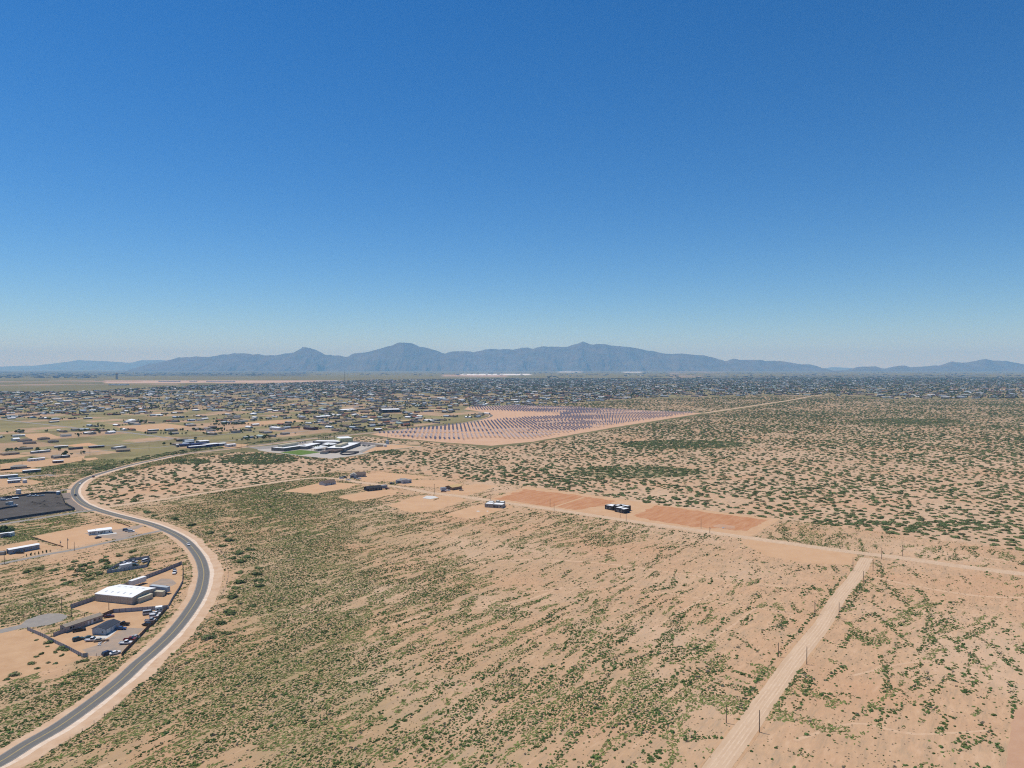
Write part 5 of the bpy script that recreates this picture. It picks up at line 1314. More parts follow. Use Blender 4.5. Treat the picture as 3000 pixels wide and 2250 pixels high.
for z, k, c, deg, lab in (
    (ZB(1930, 232), 'pickup', 'white', -75, 'white pickup parked alone in the corner of the warehouse yard'),
    (ZC(2065, 150), 'suv', 'white', 8, 'white sport utility car parked nose to the rusty fence'), (ZC(2080, 118), 'pickup', 'white', 12, 'white pickup squeezed between the motorhome and the white car'),
    (ZC(2010, 215), 'pickup', 'silver', 12, 'silver pickup parked at the rusty fence'), (ZC(1950, 280), 'suv', 'black', 165, 'black sport utility car parked at the gap in the rusty fence'),
    (ZC(1370, 150), 'sedan', 'maroon', 20, 'dark red car beside the short rusty fence'), (ZC(1472, 270), 'suv', 'teal', 140, 'grey green car tucked behind the slate roofed shed'),
    (ZC(1592, 270), 'pickup', 'black', 175, 'black pickup behind the slate roofed shed'), (ZC(1555, 338), 'sedan', 'blue', 5, 'bright blue car beside the concrete apron'),
    (ZC(905, 362), 'pickup', 'black', 35, 'long black pickup beside the mobile home'), (ZC(890, 505), 'suv', 'teal', 50, 'dark teal car standing alone on the sand'),
    (ZC(1100, 515), 'pickup', 'white', 12, 'white flatbed pickup in front of the concrete apron'), (ZC(1765, 470), 'sedan', 'silver', 160, 'silver car parked beside the red pickup'),
    (ZC(1690, 510), 'pickup', 'red', 12, 'red and white pickup parked at the rusty fence'), (ZC(1625, 562), 'pickup', 'white', 8, 'white and blue pickup parked beside the red one'),
    (ZC(1345, 725), 'suv', 'dark blue', 60, 'dark blue car at the lower wire fence'), (ZC(1462, 718), 'sedan', 'white', 45, 'white car at the lower wire fence'),
    (ZC(1060, 480), 'sedan', 'green', 30, 'old green car behind the white flatbed pickup'), (ZC(1215, 520), 'sedan', 'tan', 20, 'wrecked tan car among the scrap'),
    (ZA(315, 955), 'suv', 'black', 10, 'black car in front of the long grey mobile home'), (ZA(1945, 605), 'suv', 'dark blue', 15, 'dark blue car first in the row on the gravel drive'),
    (ZA(1985, 615), 'pickup', 'silver', 15, 'silver pickup in the middle of the row on the gravel drive'), (ZA(2025, 625), 'suv', 'white', 15, 'white car last in the row on the gravel drive'),
    (ZA(1515, 722), 'sedan', 'black', 60, 'small black car in front of the white house'), (ZA(130, 708), 'suv', 'dark blue', 15, 'dark blue car in front of the travel trailers'),
    (ZB(1440, 35), 'van', 'white', 70, 'white van at the open end of the junk yard'), (ZB(1250, 105), 'suv', 'green', 20, 'dark green car inside the junk yard'), (ZB(1080, 75), 'sedan', 'white', 15, 'white car among the junk yard wrecks'),
    (ZB(1220, 55), 'pickup', 'silver', 15, 'silver pickup among the junk yard wrecks'), (ZB(1130, 92), 'sedan', 'silver', 30, 'silver car beside the junk yard trailer'),
    (ZD(1065, 632), 'van', 'white', 25, 'white van beside the brown roofed house'), (ZD(1110, 618), 'suv', 'black', 25, 'black car behind the white van'), (ZD(1150, 650), 'pickup', 'white', 10, 'white pickup in front of the grey garage'),
    (ZD(1255, 632), 'pickup', 'grey', 30, 'grey pickup parked before the gabled house'), (ZD(1290, 636), 'pickup', 'white', 30, 'white truck parked before the gabled house'), (ZD(1655, 765), 'sedan', 'red', 10, 'dark red car behind the black roofed house'),
    (ZD(1715, 700), 'suv', 'black', 10, 'black car beside the pale stucco house'), (ZH(385, 340), 'pickup', 'maroon', 5, 'maroon pickup beside the storage trailer'), (ZH(450, 325), 'pickup', 'white', 10, 'white pickup before the half built house'),
    (ZH(672, 318), 'sedan', 'tan', 10, 'tan car beside the plywood roofed house'), (ZA(545, 75), 'pickup', 'white', 20, 'white truck at the back of the dark gravel yard'), (ZA(460, 75), 'pickup', 'white', 75, 'white truck with raised bed in the dark gravel yard'),
    (ZA(645, 72), 'pickup', 'silver', 30, 'silver truck beside the gravel heaps'), (ZA(65, 138), 'van', 'white', 10, 'white van in the dark gravel yard'), (ZA(15, 135), 'van', 'white', 20, 'white box van at the edge of the dark gravel yard'),
    (ZA(140, 130), 'sedan', 'white', 40, 'small white car beside the long flat trailer'), (ZA(220, 225), 'pickup', 'white', 20, 'white truck beside the grey tanks in the dark yard'), (ZA(60, 445), 'sedan', 'white', 12, 'white car at the screened street fence')):
    car(k, c, lab, at(z), deg)
for i in range(7):
    car(('suv', 'sedan', 'pickup')[i % 3], ('black', 'white', 'dark blue', 'silver')[i % 4], 'car parked in the row behind the school wing', at(ZD(400 + i * 32, 186 - i * 4.4)), 100, 'cars in the school car park')
for i in range(5):
    car(('suv', 'pickup', 'sedan')[i % 3], ('grey', 'black', 'white', 'tan')[i % 4], 'car parked on the sand behind the right hand school wing', at(ZD(1350 + i * 18, 205 + (i % 2) * 6)), 60 + i * 20, 'cars behind the school')

# boxes on wheels, containers, tanks
def box_trailer(name, label, cat, pL, pR, D, h, m_, rm, z0=0.0, wheels=True, ribs=True):
    a, W, rz = frame(pL, pR); r = root(name, label, cat, a, rz)
    mb = MB(); mb.box(0, W, 0, D, z0, h); mb.obj('body', m_, r)
    mb = MB(); mb.box(-.03, W + .03, -.03, D + .03, h + .002, h + .08); mb.obj('roof', rm, r)
    if ribs:
        n = int(W / .9)
        for i in range(n):
            mb = MB(); x = .4 + i * .9; mb.box(x, x + .1, -.05, -.003, z0 + .05, h - .05); mb.obj('rib', m_, r)
    mb = MB(); mb.box(W + .003, W + .05, .15, D / 2 - .02, z0 + .1, h - .1); mb.box(W + .003, W + .05, D / 2 + .02, D - .15, z0 + .1, h - .1); mb.obj('end_door', m_, r)
    if wheels:
        for x in (W * .14, W * .24):
            for y in (.15, D - .15):
                wv = part('wheel', WHB[0], r, loc=(x, y, .42)); part('rim', WHB[1], wv)
        mb = MB(); mb.box(W * .78, W * .80, .3, .45, 0, z0); mb.box(W * .78, W * .80, D - .45, D - .3, 0, z0); mb.obj('landing_leg', M_trim, r)
    return r
box_trailer('semi_trailer', 'white semi trailer parked behind the warehouse', 'trailer', ZB(1200, 478), ZB(1450, 395), 2.6, 4.0, M_white2, M_white, 1.1)
box_trailer('semi_trailer', 'grey semi trailer parked crosswise beside the brown container', 'trailer', ZB(1500, 555), ZB(1795, 590), 2.6, 3.9, M_congrey, M_congrey, 1.0)
box_trailer('shipping_container', 'short cream container touching the warehouse corner', 'container', ZB(1550, 620), ZB(1722, 630), 2.5, 2.7, M_contan, M_contan, 0, False)
box_trailer('shipping_container', 'long cream container lying beside the warehouse gable', 'container', ZB(1320, 745), ZB(1558, 660), 2.5, 2.7, M_contan, M_contan, 0, False)
box_trailer('shipping_container', 'dark brown container at the end of the grey trailer', 'container', ZB(1800, 545), ZB(1852, 528), 3.0, 2.7, M_conbrown, M_conbrown, 0, False)
box_trailer('skip_bin', 'dark blue skip bin under the grey trailer', 'skip', ZB(1728, 610), ZB(1775, 605), 1.8, 1.8, M_conblue, M_trim, 0, False, False)
box_trailer('utility_trailer', 'black flat trailer behind the white pickup', 'trailer', ZB(1898, 205), ZB(1950, 200), 4.5, .9, M_trim, M_trim, .5, True, False)
r = box_trailer('motorhome', 'white motorhome parked at the rusty fence', 'motorhome', ZC(2080, 90), ZC(2185, 78), 2.6, 3.1, M_white2, M_white, .4, True, False)
for x_ in (.6, 2.2): opening(r, 6, 2.6, 'f', x_, 1.5, 1.1, .8)
car('van', 'silver', 'old silver van beside the motorhome', g(*ZC(1975, 105)), 25)
box_trailer('shipping_container', 'long white box trailer inside the junk yard', 'container', ZB(1010, 162), ZB(1210, 120), 2.4, 2.5, M_white2, M_white, 0, False)
box_trailer('flat_trailer', 'long pale flat trailer in the dark gravel yard', 'trailer', ZA(200, 122), ZA(295, 112), 6, 1.2, M_trim, M_congrey, .7, True, False)
box_trailer('storage_tank', 'grey block tank in the dark gravel yard', 'tank', ZA(130, 212), ZA(185, 210), 3, 3.0, M_congrey, M_congrey, 0, False, False)
box_trailer('storage_tank', 'small grey tank beside the block tank in the dark yard', 'tank', ZA(85, 208), ZA(122, 206), 2.5, 2.4, M_stucco, M_congrey, 0, False, False)
for z, rr, hh, lab in ((ZE(241, 1092), 2.3, 4.4, 'tall pale water tank beside the trailer lots'), (ZE(755, 1100), 1.9, 3.0, 'squat white water tank at the corner of the dark yard'), (ZE(322, 950), 2.2, 3.4, 'white tank shed beside the parked travel trailers')):
    x, y = g(*z); r = root('water_tank', lab, 'tank', (x, y))
    mb = MB(); mb.cyl((0, 0), rr, rr, 0, hh, 18); mb.obj('shell', M_congrey, r)
    mb = MB(); mb.cyl((0, 0), rr + .06, .3, hh + .003, hh + .6, 18); mb.obj('cap', M_white, r)
# gravel heaps in the dark yard
def heap(px, w_, d_, h_, label, seed):
    x, y = g(*px); mb = MB(); n, rings = 18, 5
    for ri in range(rings):
        k = ri / (rings - 1)
        for i in range(n):
            a = 6.283 * i / n; j = 1 + .25 * (float(vnoise(math.cos(a) * 2 + seed, math.sin(a) * 2 + ri * .4, seed)) - .5) * 2
            mb.v.append((math.cos(a) * w_ * (1 - k) * j, math.sin(a) * d_ * (1 - k) * j, h_ * k ** .85 * (1 + .2 * math.sin(a * 3 + seed)) - .05))
    for ri in range(rings - 1):
        for i in range(n): mb.f.append((ri * n + i, ri * n + (i + 1) % n, (ri + 1) * n + (i + 1) % n, (ri + 1) * n + i)); mb.m.append(0)
    o = mb.obj('gravel_heap', M_darkgravel); o.location = (x, y, .03); tag(o, label, 'heap')
heap(ZA(500, 200), 9, 7, 2.6, 'wide dark gravel heap in the middle of the black yard', 1); heap(ZA(690, 180), 12, 8, 2.3, 'long dark gravel heap behind the small one', 2); heap(ZA(690, 228), 5, 4, 1.8, 'small pointed gravel heap in the black yard', 3)
heap(ZA(900, 215), 8, 6, 2.4, 'dark gravel heap next to the screened road fence', 4); heap(ZA(880, 120), 10, 8, 1.8, 'low dark gravel heap at the back of the black yard', 5)
# scrap and small things
for z, w_, lab in ((ZC(1250, 560), 1.6, 'pile of pale scrap in front of the shed apron'), (ZC(1300, 520), 1.2, 'small heap of scrap metal beside the wrecked tan car'), (ZC(1150, 470), 1.5, 'jumble of timber and scrap on the concrete apron'), (ZB(985, 150), 1.6, 'white scrap at the tip of the junk yard'), (ZB(905, 180), 1.2, 'pale boards leaning at the tip of the junk yard'), (Z8(1770, 486), 1.4, 'white boards beside the dug trench in the red field')):
    x, y = g(*z); mb = MB(); rr_ = random.Random(len(lab))
    for i in range(9):
        cx, cy, cz = rr_.uniform(-w_, w_), rr_.uniform(-w_, w_) * .7, rr_.uniform(0, .5); l_ = rr_.uniform(.2, .9)
        mb.box(cx - l_, cx + l_, cy - .15, cy + .15, cz, cz + rr_.uniform(.1, .4))
    o = mb.obj('scrap_pile', M_canvas if 'white' in lab or 'pale' in lab else M_rust); o.location = (x, y, .02); o.rotation_euler = (0, 0, rr_.uniform(0, 3)); tag(o, lab, 'scrap')
patch('trench', 'dark dug trench in the red field', [Z8(1690, 468), Z8(1740, 455), Z8(1850, 470), Z8(1850, 488), Z8(1790, 490), Z8(1700, 476)], .05, M_redearth, .3)

# ------------------------------------------------------------------ solar farm
def tracker_meshes():
    post = MB(); post.cyl((0, 0), .20, .16, 0, 3.2, 8)
    tube = MB(); tube.cyl((0, 3.3), .14, .14, -3.2, 3.2, 6, axis='x')
    pan = MB()
    for i in range(6):
        for j in range(4):
            x0 = -2.7 + i * .9; y0 = -2.0 + j * 1.0
            pan.box(x0, x0 + .87, y0, y0 + .97, 0, .08, 0)
    pan.box(-2.74, 2.71, -2.04, 2.01, -.10, -.004, 1)
    return post.mesh('post', [M_steelpole]), tube.mesh('torque_tube', [M_panelback]), pan.mesh('panel', [M_panel, M_panelback])
TPOST, TTUBE, TPAN = tracker_meshes()
def joined(name, items, mats):
    """join meshes with transforms into one source mesh"""
    mb = MB()
    for me, off, rot, mi in items:
        n = len(mb.v); c, s_ = math.cos(rot), math.sin(rot)
        for v in me.vertices:
            x, y, z = v.co; y, z = y * c - z * s_, y * s_ + z * c
            mb.v.append((x + off[0], y + off[1], z + off[2]))
        for p in me.polygons: mb.f.append(tuple(n + i for i in p.vertices)); mb.m.append(mi if mi >= 0 else p.material_index)
    return mb.mesh(name, mats)
def solar():
    ax, ay = -.09, .996
    pts = []
    for i in range(-60, 180):
        for j in range(-10, 130):
            x = -330 + i * 8.5 * ay + j * 18.5 * ax; y = 1130 + i * 8.5 * (-ax) + j * 18.5 * ay
            pts.append((x, y, i, j))
    P = np.array(pts)
    px, py = to_px(P[:, 0], P[:, 1])
    inner = [g(*p) for p in [(1108, 1272), (1160, 1281), (1300, 1292), (1350, 1290), (1420, 1284), (1560, 1286), (1790, 1247), (2045, 1210), (1890, 1205), (1700, 1195), (1500, 1189), (1380, 1193), (1372, 1198), (1430, 1208), (1455, 1218), (1405, 1238), (1200, 1260)]]
    k = in_poly(P[:, 0], P[:, 1], inner) & ~in_poly(P[:, 0], P[:, 1], GAP_W) & (P[:, 3] % 9 != 4)
    P = P[k]
    order = np.argsort(P[:, 1])
    tilt = -5        # near noon the panels lie almost flat
    rz = SUN_AZ * -1 + math.pi       # panels lean towards the sun
    n = len(P); face = RNG.random(n)
    stow = (fbm(P[:, 0] / 70, P[:, 1] / 40, 301, 2) > .655)
    for c, i in enumerate(order[:300]):
        x, y = float(P[i, 0]), float(P[i, 1])
        st = bool(stow[i])
        r = root('solar_tracker', 'solar tracker turned to show its brown back in the near rows' if st else 'solar tracker with blue grey panel tilted to the sun in the near rows', 'solar panel', (x, y, .05), rz, 'solar trackers of the near rows')
        part('post', TPOST, r); part('torque_tube', TTUBE, r)
        o = part('panel', TPAN, r, loc=(0, 0, 3.5)); o.rotation_euler = (math.radians(-62 if st else tilt), 0, 0)
    rest = order[300:]
    A = joined('solar_tracker', [(TPOST, (0, 0, 0), 0, 2), (TPAN, (0, 0, 3.5), math.radians(tilt), -1)], [M_panel, M_panelback, M_steelpole])
    B = joined('solar_tracker_back', [(TPOST, (0, 0, 0), 0, 2), (TPAN, (0, 0, 3.5), math.radians(-62), -1)], [M_panel, M_panelback, M_steelpole])
    Q = P[rest]; m_ = len(Q)
    scatter('solar_array', 'far rows of blue grey solar trackers on pink sand', 'solar panel', np.stack([Q[:, 0], Q[:, 1], np.full(m_, .05)], 1), np.full(m_, rz), np.ones((m_, 3)), stow[rest].astype(int), [A, B])
    print('solar', n)
solar()

# ------------------------------------------------------------------ trees
CROWN = [leaf_clump('crown', 400 + i, 150, 1, 1, 1.25, .20, [M_tree, M_tree2], lift=.55, lumps=6) for i in range(5)]
CYPR = leaf_clump('crown', 420, 130, .42, .42, 2.6, .17, [M_tree, M_tree], lift=.25, lumps=6)
def trunk_mesh():
    mb = MB(); mb.cyl((0, 0), .10, .06, 0, .75, 6)
    for a in (0, 2.1, 4.2):
        n = len(mb.v); d = (math.cos(a), math.sin(a))
        mb.v += [(.04 * d[1], -.04 * d[0], .5), (-.04 * d[1], .04 * d[0], .5), (d[0] * .4, d[1] * .4, 1.0), (0, 0, .42)]
        mb.f += [(n, n + 1, n + 2), (n, n + 2, n + 3), (n + 1, n + 3, n + 2)]; mb.m += [0] * 3
    return mb.mesh('trunk', [M_bark])
TRUNK = trunk_mesh()
TREE_SRC = [joined('tree', [(TRUNK, (0, 0, 0), 0, 2), (c, (0, 0, 0), 0, -1)], [M_tree, M_tree2, M_bark]) for c in CROWN + [CYPR]]
def tree(label, group, x, y, s, hk, rz, k, cat='tree'):
    r = root('tree', label, cat, (x, y), rz, group); r.scale = (s, s, s * hk)
    part('trunk', TRUNK, r); part('crown', (CROWN + [CYPR])[k], r)
for i in range(9):
    x, y = g(*ZA(-10 + i * 24, 615 + i * 4)); tree('dark evergreen in the dense row behind the travel trailers', 'evergreens behind the travel trailers', x, y, 2.4 + .5 * (i % 3), 1.0, i, 5 if i % 2 else i % 5)
for i, (zx, zy) in enumerate(((410, 1000), (475, 988), (537, 975), (595, 968), (660, 950), (718, 942), (775, 930))):
    x, y = g(*ZA(zx, zy)); tree('small young conifer on the verge below the grey mobile home', 'young conifers on the verge', x, y, 1.0 + .25 * (i % 2), 1.0, i, 5)

# ------------------------------------------------------------------ town
LEFT_HOMES = [((0, 895), (232, 875), 'trailer', 'greyblue', 'white', 'long blue grey trailer with white roof beside the gravel cul-de-sac'), ((300, 825), (528, 805), 'trailer', 'dark', 'white', 'dark sided trailer with bright white roof above the cul-de-sac'),
    ((135, 775), (345, 762), 'hip', 'tan', 'grey', 'grey hipped house with a row of trees behind'), ((370, 672), (583, 652), 'trailer', 'white', 'white', 'all white mobile home on a bare sand lot'), ((690, 697), (825, 686), 'trailer', 'maroon', 'white', 'dark red trailer with pale roof beside dark trees'),
    ((700, 637), (800, 627), 'gable', 'grey', 'grey', 'pale grey gabled house beside a dark shed'), ((812, 630), (910, 620), 'flat', 'dark', 'white', 'black walled shed with flat white roof'), ((45, 597), (255, 578), 'hip', 'tan', 'tan', 'low tan house with wide hipped roof'),
    ((410, 572), (650, 549), 'trailer', 'grey', 'white', 'long pale trailer half hidden by trees'), ((240, 527), (428, 513), 'trailer', 'tan', 'grey', 'tan trailer with grey roof behind a row of small trees'), ((710, 502), (885, 489), 'trailer', 'tan', 'white', 'tan mobile home with white roof above the green lot'),
    ((900, 522), (1075, 508), 'trailer', 'dark', 'dark', 'dark green trailer standing alone on grass'), ((1155, 502), (1355, 488), 'trailer', 'maroon', 'lightblue', 'brown walled trailer with pale blue roof beside the paved lane'), ((1505, 517), (1640, 496), 'flat', 'grey', 'white', 'grey workshop with bright white roof by the lane'),
    ((1508, 552), (1690, 541), 'gable', 'tan', 'tan', 'long brown roofed house in front of the white workshop'), ((295, 450), (470, 441), 'hip', 'tan', 'brown', 'brown hipped house with a green front lot'), ((630, 432), (765, 424), 'hip', 'tan', 'dark', 'dark roofed house beside a round tree'),
    ((165, 354), (325, 346), 'trailer', 'white', 'white', 'pale trailer with white roof above the sandy lots'), ((-60, 372), (32, 365), 'trailer', 'white', 'white', 'white trailer cut by the edge of the lots'), ((180, 405), (260, 398), 'gable', 'white', 'white', 'small white shed between brown houses'),
    ((290, 420), (420, 405), 'hip', 'grey', 'brown', 'grey brown house behind the brown hipped one'), ((520, 395), (650, 385), 'hip', 'tan', 'brown', 'tan house with low brown roof'), ((1415, 314), (1500, 303), 'gable', 'white', 'white', 'white gabled house among tall trees'), ((1925, 282), (2060, 272), 'trailer', 'dark', 'white', 'dark trailer with white roof beside the slanting street'),
    ((1640, 172), (1765, 160), 'gable', 'white', 'white', 'large white roofed workshop in the bare lot'), ((650, 172), (770, 162), 'trailer', 'tan', 'white', 'tan trailer standing above the long green lot'), ((1095, 125), (1200, 118), 'trailer', 'grey', 'white', 'grey trailer with bright roof near the tan lots'),
    ((100, 958), (262, 945), 'trailer', 'greyblue', 'white', 'low white travel trailer beside the tank shed'), ((110, 930), (270, 920), 'trailer', 'greyblue', 'lightblue', 'second travel trailer behind the low white one')]
WALLC = {'white': M_white2, 'tan': mat('tan stucco', (.40, .31, .22), None, .3), 'grey': M_stucco, 'greyblue': M_greyblue, 'dark': mat('dark siding', (.11, .115, .12), None, .4), 'maroon': mat('maroon siding', (.14, .06, .05), None, .4), 'blue': M_bluebin, 'pink': M_pinkwall}
ROOFC = {'white': M_white, 'grey': mat('grey shingles', (.31, .28, .245), None, .6), 'tan': mat('tan town shingles', (.30, .24, .18), None, .6), 'brown': mat('brown town shingles', (.17, .125, .10), None, .6), 'dark': mat('dark town shingles', (.12, .115, .115), None, .6), 'lightblue': mat('pale blue metal roof', (.42, .48, .54), None, .4), 'red': mat('red tile roof', (.28, .11, .07), None, .6), 'green': mat('pale green metal roof', (.40, .50, .44), None, .4)}
for pL, pR, kd, wc, rc, lab in LEFT_HOMES:
    rf, rise, D_, h_ = {'trailer': ('low', .5, 4.8, 3.0), 'hip': ('hip', 2.0, 11, 2.9), 'gable': ('gable', 1.8, 9, 3.0), 'flat': ('flat', 0, 9, 3.6)}[kd]
    building('mobile_home' if kd == 'trailer' else 'house', lab, 'mobile home' if kd == 'trailer' else 'house', ZE(*pL), ZE(*pR), D_, h_, rf, 'x', rise, WALLC[wc], ROOFC[rc], wins=(('f', .15, .9, 1.2, 1.1), ('f', .5, .9, 1.2, 1.1), ('f', .8, .9, 1.2, 1.1)), doors=(('f', .35, 1.0, 2.1),))
for pL, pR, D_, h_, wm, rm, lab in (
    (ZF(345, 702), ZF(530, 690), 14, 3.4, M_bluebin, M_bluebin, 'dark blue shed at the end of the roadside sheds'), (ZF(465, 727), ZF(690, 707), 9, 3.2, M_bluebin, M_white, 'long blue shed with white front roof by the road'), (ZF(500, 700), ZF(690, 688), 12, 4.2, M_bluebin, M_bluebin, 'tall dark blue shed behind the white fronted one'),
    (ZF(692, 708), ZF(850, 692), 14, 4.0, M_bluebin, M_white, 'blue walled store with white roof beside the road'), (ZF(852, 692), ZF(945, 684), 12, 3.6, M_greyblue, M_white, 'grey blue store joined to the blue one'), (ZF(960, 707), ZF(1070, 697), 10, 3.8, M_white2, M_white, 'white roadside building standing apart from the blue sheds'),
    (ZF(605, 665), ZF(725, 655), 16, 4.2, M_stucco, M_white, 'white roofed hall behind the blue sheds'), (ZF(415, 668), ZF(530, 660), 12, 3.6, M_greyblue, M_congrey, 'pale blue shed behind the dark blue one'), (ZF(298, 710), ZF(326, 708), 5, 4.4, M_stucco, M_white, 'small white kiosk beside the blue sheds')):
    building('roadside_shed', lab, 'shed', pL, pR, D_, h_, 'low', 'x', .5, wm, rm, wins=(('f', .2, 1, 1.4, 1.2), ('f', .7, 1, 1.4, 1.2)), doors=(('f', .45, 2.4, 2.6),))
building('warehouse', 'dark walled hall with wide white roof in the town', 'warehouse', ZG(182, 220), ZG(408, 214), 46, 9.0, 'low', 'x', 1.6, M_blackwall, M_white, doors=(('f', .3, 5, 5), ('f', .6, 5, 5)), over=.4)
building('warehouse', 'low white roofed hall beside the dark town hall', 'warehouse', Z4(842, 572), Z4(950, 566), 40, 5.5, 'low', 'x', 1.6, M_stucco, M_white, over=.4)
building('warehouse', 'red walled shed beside the long town street', 'shed', ZG(465, 395), ZG(540, 388), 12, 4.0, 'gable', 'x', 1.5, mat('red barn', (.30, .05, .04), None, .4), ROOFC['red'])
building('house', 'new house with raw yellow roof at the edge of the town', 'house', ZG(430, 352), ZG(535, 344), 14, 4.0, 'gable', 'x', 2.2, M_osb, M_ply)
building('house', 'dark red barn with pale roof beside the road to the solar farm', 'barn', ZG(100, 455), ZG(175, 448), 10, 3.6, 'gable', 'x', 1.4, WALLC['maroon'], ROOFC['white'])
for pL, pR, h_, lab in (((640, 1119.5), (682, 1119.5), 10, 'far white factory hall on the pink cut'), ((604, 1119), (640, 1119), 9, 'far white factory hall with dark end'), ((318, 1129), (330, 1129), 9, 'small far white hall on the plain'), ((336, 1129), (346, 1129), 9, 'second small far white hall on the plain'), ((350, 1129), (366, 1129), 9, 'wider far white hall on the plain'), ((464, 1119), (520, 1119), 10, 'long low far hall at the edge of the pink cut'), ((555, 1118.5), (570, 1118.5), 9, 'narrow far hall on the pink cut'), ((225, 1108.5), (236, 1108.5), 14, 'far white block in front of the city')):
    building('factory_hall', lab, 'hall', pL, pR, 60, h_, 'flat', wall=M_white2, roofm=M_white)

def town():
    types = []     # W, D, wall mesh, roof mesh
    def mk(W, D, h, roof, ridge, rise):
        wb, rb = house_parts(W, D, h, roof, ridge, rise, .4)
        for b in (wb, rb): b.v = [(x - W / 2, y - D / 2, z) for x, y, z in b.v]
        return W, D, wb.mesh('wall', [M_white2]), rb.mesh('roof', [M_white])
    types = [mk(20, 4.9, 3.0, 'low', 'x', .5), mk(17, 8.4, 3.0, 'gable', 'x', 1.5), mk(17, 12, 3.0, 'hip', 'x', 2.2), mk(13, 10, 3.2, 'gable', 'y', 1.9), mk(14, 11, 3.6, 'flat', 'x', 0), mk(8, 6, 2.6, 'gable', 'x', 1.0), mk(30, 16, 5, 'low', 'x', 1.2)]
    prob = np.array([.36, .18, .16, .08, .06, .14, .02])
    combos = [('white', 'white'), ('tan', 'white'), ('grey', 'white'), ('tan', 'brown'), ('tan', 'tan'), ('grey', 'grey'), ('grey', 'dark'), ('pink', 'brown'), ('greyblue', 'lightblue'), ('white', 'grey'), ('tan', 'red'), ('white', 'green'), ('maroon', 'dark')]
    cw = np.array([.11, .08, .08, .14, .15, .14, .06, .09, .03, .06, .03, .01, .02]); cw /= cw.sum()
    du, dv = 46.0, 62.0
    iu, iv = np.meshgrid(np.arange(-60, 260), np.arange(-90, 190))
    u = (iu + .5).ravel() * du; v = (iv + .5).ravel() * dv
    u = u + RNG.uniform(-9, 9, u.shape); v = v + RNG.uniform(-14, 14, v.shape)
    X = u * UX - v * UY; Y = u * UY + v * UX
    k = (Y > 700) & (Y < 9500) & (np.abs(X) < Y * .80)
    X, Y = X[k], Y[k]
    k = in_poly(X, Y, TOWN_W) & keep_free(X, Y); X, Y = X[k], Y[k]
    px, py = to_px(X, Y)
    nn = fbm(X / 500, Y / 500, 401, 3)
    p = np.clip(.40 + 1.5 * (nn - .5) + np.clip((Y - 1400) / 3000, 0, .4), .26, .95)
    p = np.where(((px < 520) & (py > 1290)) | ((py > 1232) & (py < 1262) & (px < 230)), .0, p)
    p = np.where((px > 1400) & (py > 1165) & (py < 1190), p + .1, p)
    k = RNG.random(len(X)) < p; X, Y = X[k], Y[k]
    n = len(X)
    ty = RNG.choice(len(prob), n, p=prob / prob.sum()); cb = RNG.choice(len(combos), n, p=cw)
    ori = np.where(RNG.random(n) < .55, 0, np.pi / 2) + math.radians(UDEG) + RNG.normal(0, .05, n)
    # each lot may carry a shed and trees
    sh = RNG.random(n) < .5
    ox = RNG.uniform(10, 20, n) * RNG.choice([-1, 1], n); oy = RNG.uniform(-18, 18, n)
    X2 = np.concatenate([X, (X + ox)[sh]]); Y2 = np.concatenate([Y, (Y + oy)[sh]]); ty = np.concatenate([ty, np.full(sh.sum(), 5)]); cb = np.concatenate([cb, RNG.choice(len(combos), sh.sum(), p=cw)]); ori = np.concatenate([ori, ori[sh]])
    n2 = len(X2)
    px, py = to_px(X2, Y2); vis = (px > 4) & (px < 2996)
    Ws = np.array([t[0] for t in types])[ty]
    order = np.argsort(-(Ws / Y2) * vis)[:300]
    kindname = ['single mobile home', 'double-wide home', 'hipped house', 'gabled house', 'flat roofed house', 'shed', 'metal workshop']
    for i in order:
        W, D, wm, rm = types[ty[i]]; wc, rc = combos[cb[i]]
        r = root('town_house' if ty[i] not in (5, 6) else 'town_shed', f'{rc} roofed {kindname[ty[i]]} with {wc} walls on a town lot', 'house' if ty[i] not in (5, 6) else 'shed', (float(X2[i]), float(Y2[i])), float(ori[i]), 'homes and sheds of the town')
        part('wall', wm, r, WALLC[wc]); part('roof', rm, r, ROOFC[rc])
        if Y2[i] < 1700:
            for f_ in ('f', 'b'):
                for xk in (.2, .65):
                    o = opening(r, W, D, f_, W * xk, .9, 1.3, 1.2); o.location = (-W / 2, -D / 2, 0)
    mask = np.ones(n2, bool); mask[order] = False
    src = []; key = {}
    for t_ in range(len(types)):
        for c_ in range(len(combos)):
            key[(t_, c_)] = len(src)
            src.append(joined('far_home', [(types[t_][2], (0, 0, 0), 0, 0), (types[t_][3], (0, 0, 0), 0, 1)], [WALLC[combos[c_][0]], ROOFC[combos[c_][1]]]))
    idx = np.array([key[(a, b)] for a, b in zip(ty, cb)])
    m_ = mask.sum()
    scatter('far_housing', 'hundreds of small far homes filling the desert town', 'houses', np.stack([X2, Y2, np.zeros(n2)], 1)[mask], ori[mask], np.ones((m_, 3)), idx[mask], src)
    # trees
    nt_ = RNG.poisson(4.6, n); tx = np.repeat(X, nt_) + RNG.normal(0, 14, nt_.sum()); tyy = np.repeat(Y, nt_) + RNG.normal(0, 14, nt_.sum())
    ex, ey = [], []
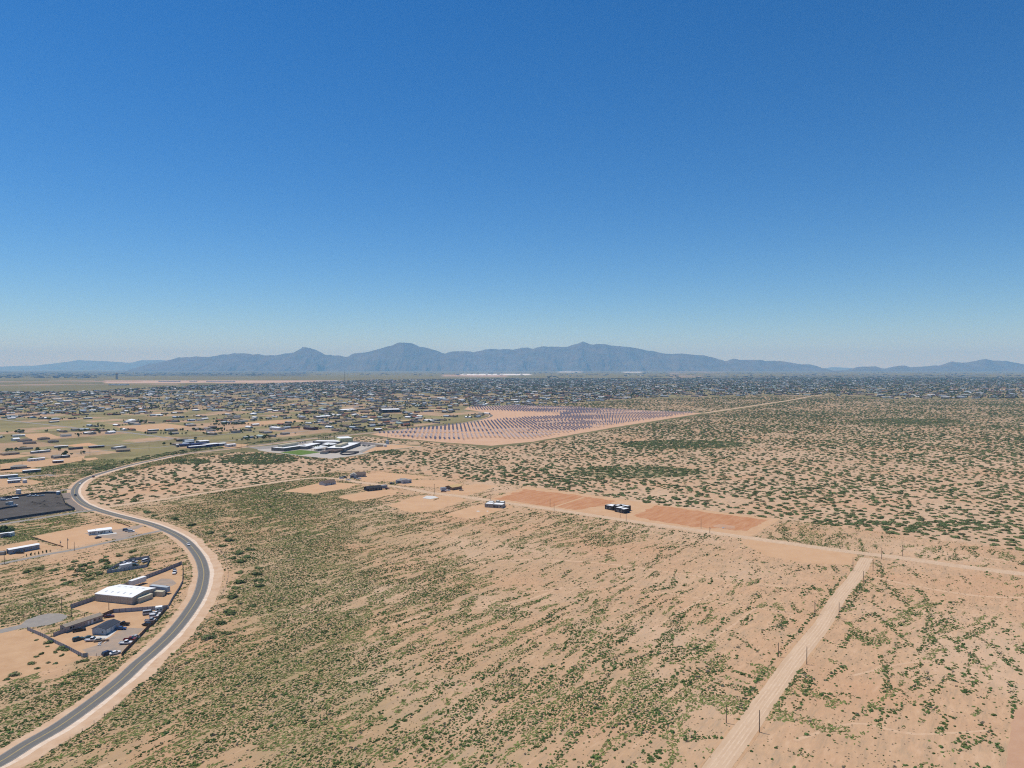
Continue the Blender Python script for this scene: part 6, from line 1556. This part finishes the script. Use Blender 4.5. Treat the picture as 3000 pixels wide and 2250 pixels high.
    for (ax, ay), (bx, by), cnt in (((1470, 1137), (1640, 1133), 160), ((120, 1200), (170, 1203), 22), ((560, 1260), (720, 1262), 46), ((620, 1245), (720, 1243), 40), ((900, 1212), (1000, 1210), 40), ((80, 1350), (110, 1347), 5), ((195, 1333), (235, 1331), 9), ((10, 1366), (90, 1360), 16), ((90, 1323), (165, 1320), 12), ((700, 1290), (800, 1282), 20), ((1150, 1196), (1250, 1193), 40), ((2300, 1158), (2420, 1157), 40), ((2600, 1160), (2740, 1163), 60), ((2770, 1160), (3000, 1166), 70), ((2200, 1108), (2900, 1110), 260), ((230, 1262), (330, 1262), 26), ((15, 1322), (60, 1318), 10), ((185, 1353), (205, 1352), 6), ((140, 1296), (150, 1293), 3)):
        A = np.array(g(ax, ay)); B = np.array(g(bx, by)); t = RNG.random(cnt); w_ = np.hypot(*(B - A)) * .02 + 3
        ex.append(A[0] + (B[0] - A[0]) * t + RNG.normal(0, w_, cnt)); ey.append(A[1] + (B[1] - A[1]) * t + RNG.normal(0, w_ + A[1] * .006, cnt))
    tx = np.concatenate([tx] + ex); tyy = np.concatenate([tyy] + ey)
    k = keep_free(tx, tyy); tx, tyy = tx[k], tyy[k]; nt2 = len(tx)
    ts = RNG.uniform(1.5, 3.6, nt2) * np.clip(tyy / 2600, 1, 1.5); tk = RNG.choice(6, nt2, p=[.18, .18, .18, .18, .16, .12]); th = RNG.uniform(.8, 1.25, nt2); tr = RNG.random(nt2) * 6.283
    px, py = to_px(tx, tyy); vis = (px > 2) & (px < 2998)
    order = np.argsort(-(ts / tyy) * vis)[:300]
    for i in order:
        tree('narrow dark cypress beside the town homes' if tk[i] == 5 else 'round dark green yard tree beside the town homes', 'yard trees of the town', float(tx[i]), float(tyy[i]), float(ts[i]), float(th[i]), float(tr[i]), int(tk[i]))
    mask = np.ones(nt2, bool); mask[order] = False
    scatter('far_trees', 'countless dark trees between the far homes', 'trees', np.stack([tx, tyy, np.zeros(nt2)], 1)[mask], tr[mask], np.stack([ts, ts, ts * th], 1)[mask], tk[mask], TREE_SRC)
    # far city at the foot of the mountains
    nc_ = 2600
    cx = RNG.uniform(-900, 3400, nc_); cyp = RNG.uniform(1091, 1108, nc_)
    keep = (RNG.random(nc_) < np.where(cx < 900, .9, .35)) & ~((cx > 300) & (cx < 1600) & (cyp > 1100))
    W_ = np.array([g(a, b) for a, b in zip(cx[keep], cyp[keep])]); m2 = len(W_)
    bx_ = MB(); bx_.box(-.5, .5, -.5, .5, 0, 1)
    srcs = [bx_.mesh('far_block', [m__]) for m__ in (M_white2, WALLC['tan'], M_stucco, WALLC['dark'])]
    sc_ = np.stack([RNG.uniform(20, 70, m2), RNG.uniform(20, 60, m2), RNG.uniform(5, 13, m2)], 1)
    scatter('far_city', 'pale specks of the far city below the mountains', 'city', np.concatenate([W_, np.zeros((m2, 1))], 1), RNG.random(m2) * 3.14, sc_, RNG.choice(4, m2, p=[.4, .25, .25, .1]), srcs)
    print('town', n2, nt2, m2)
town()
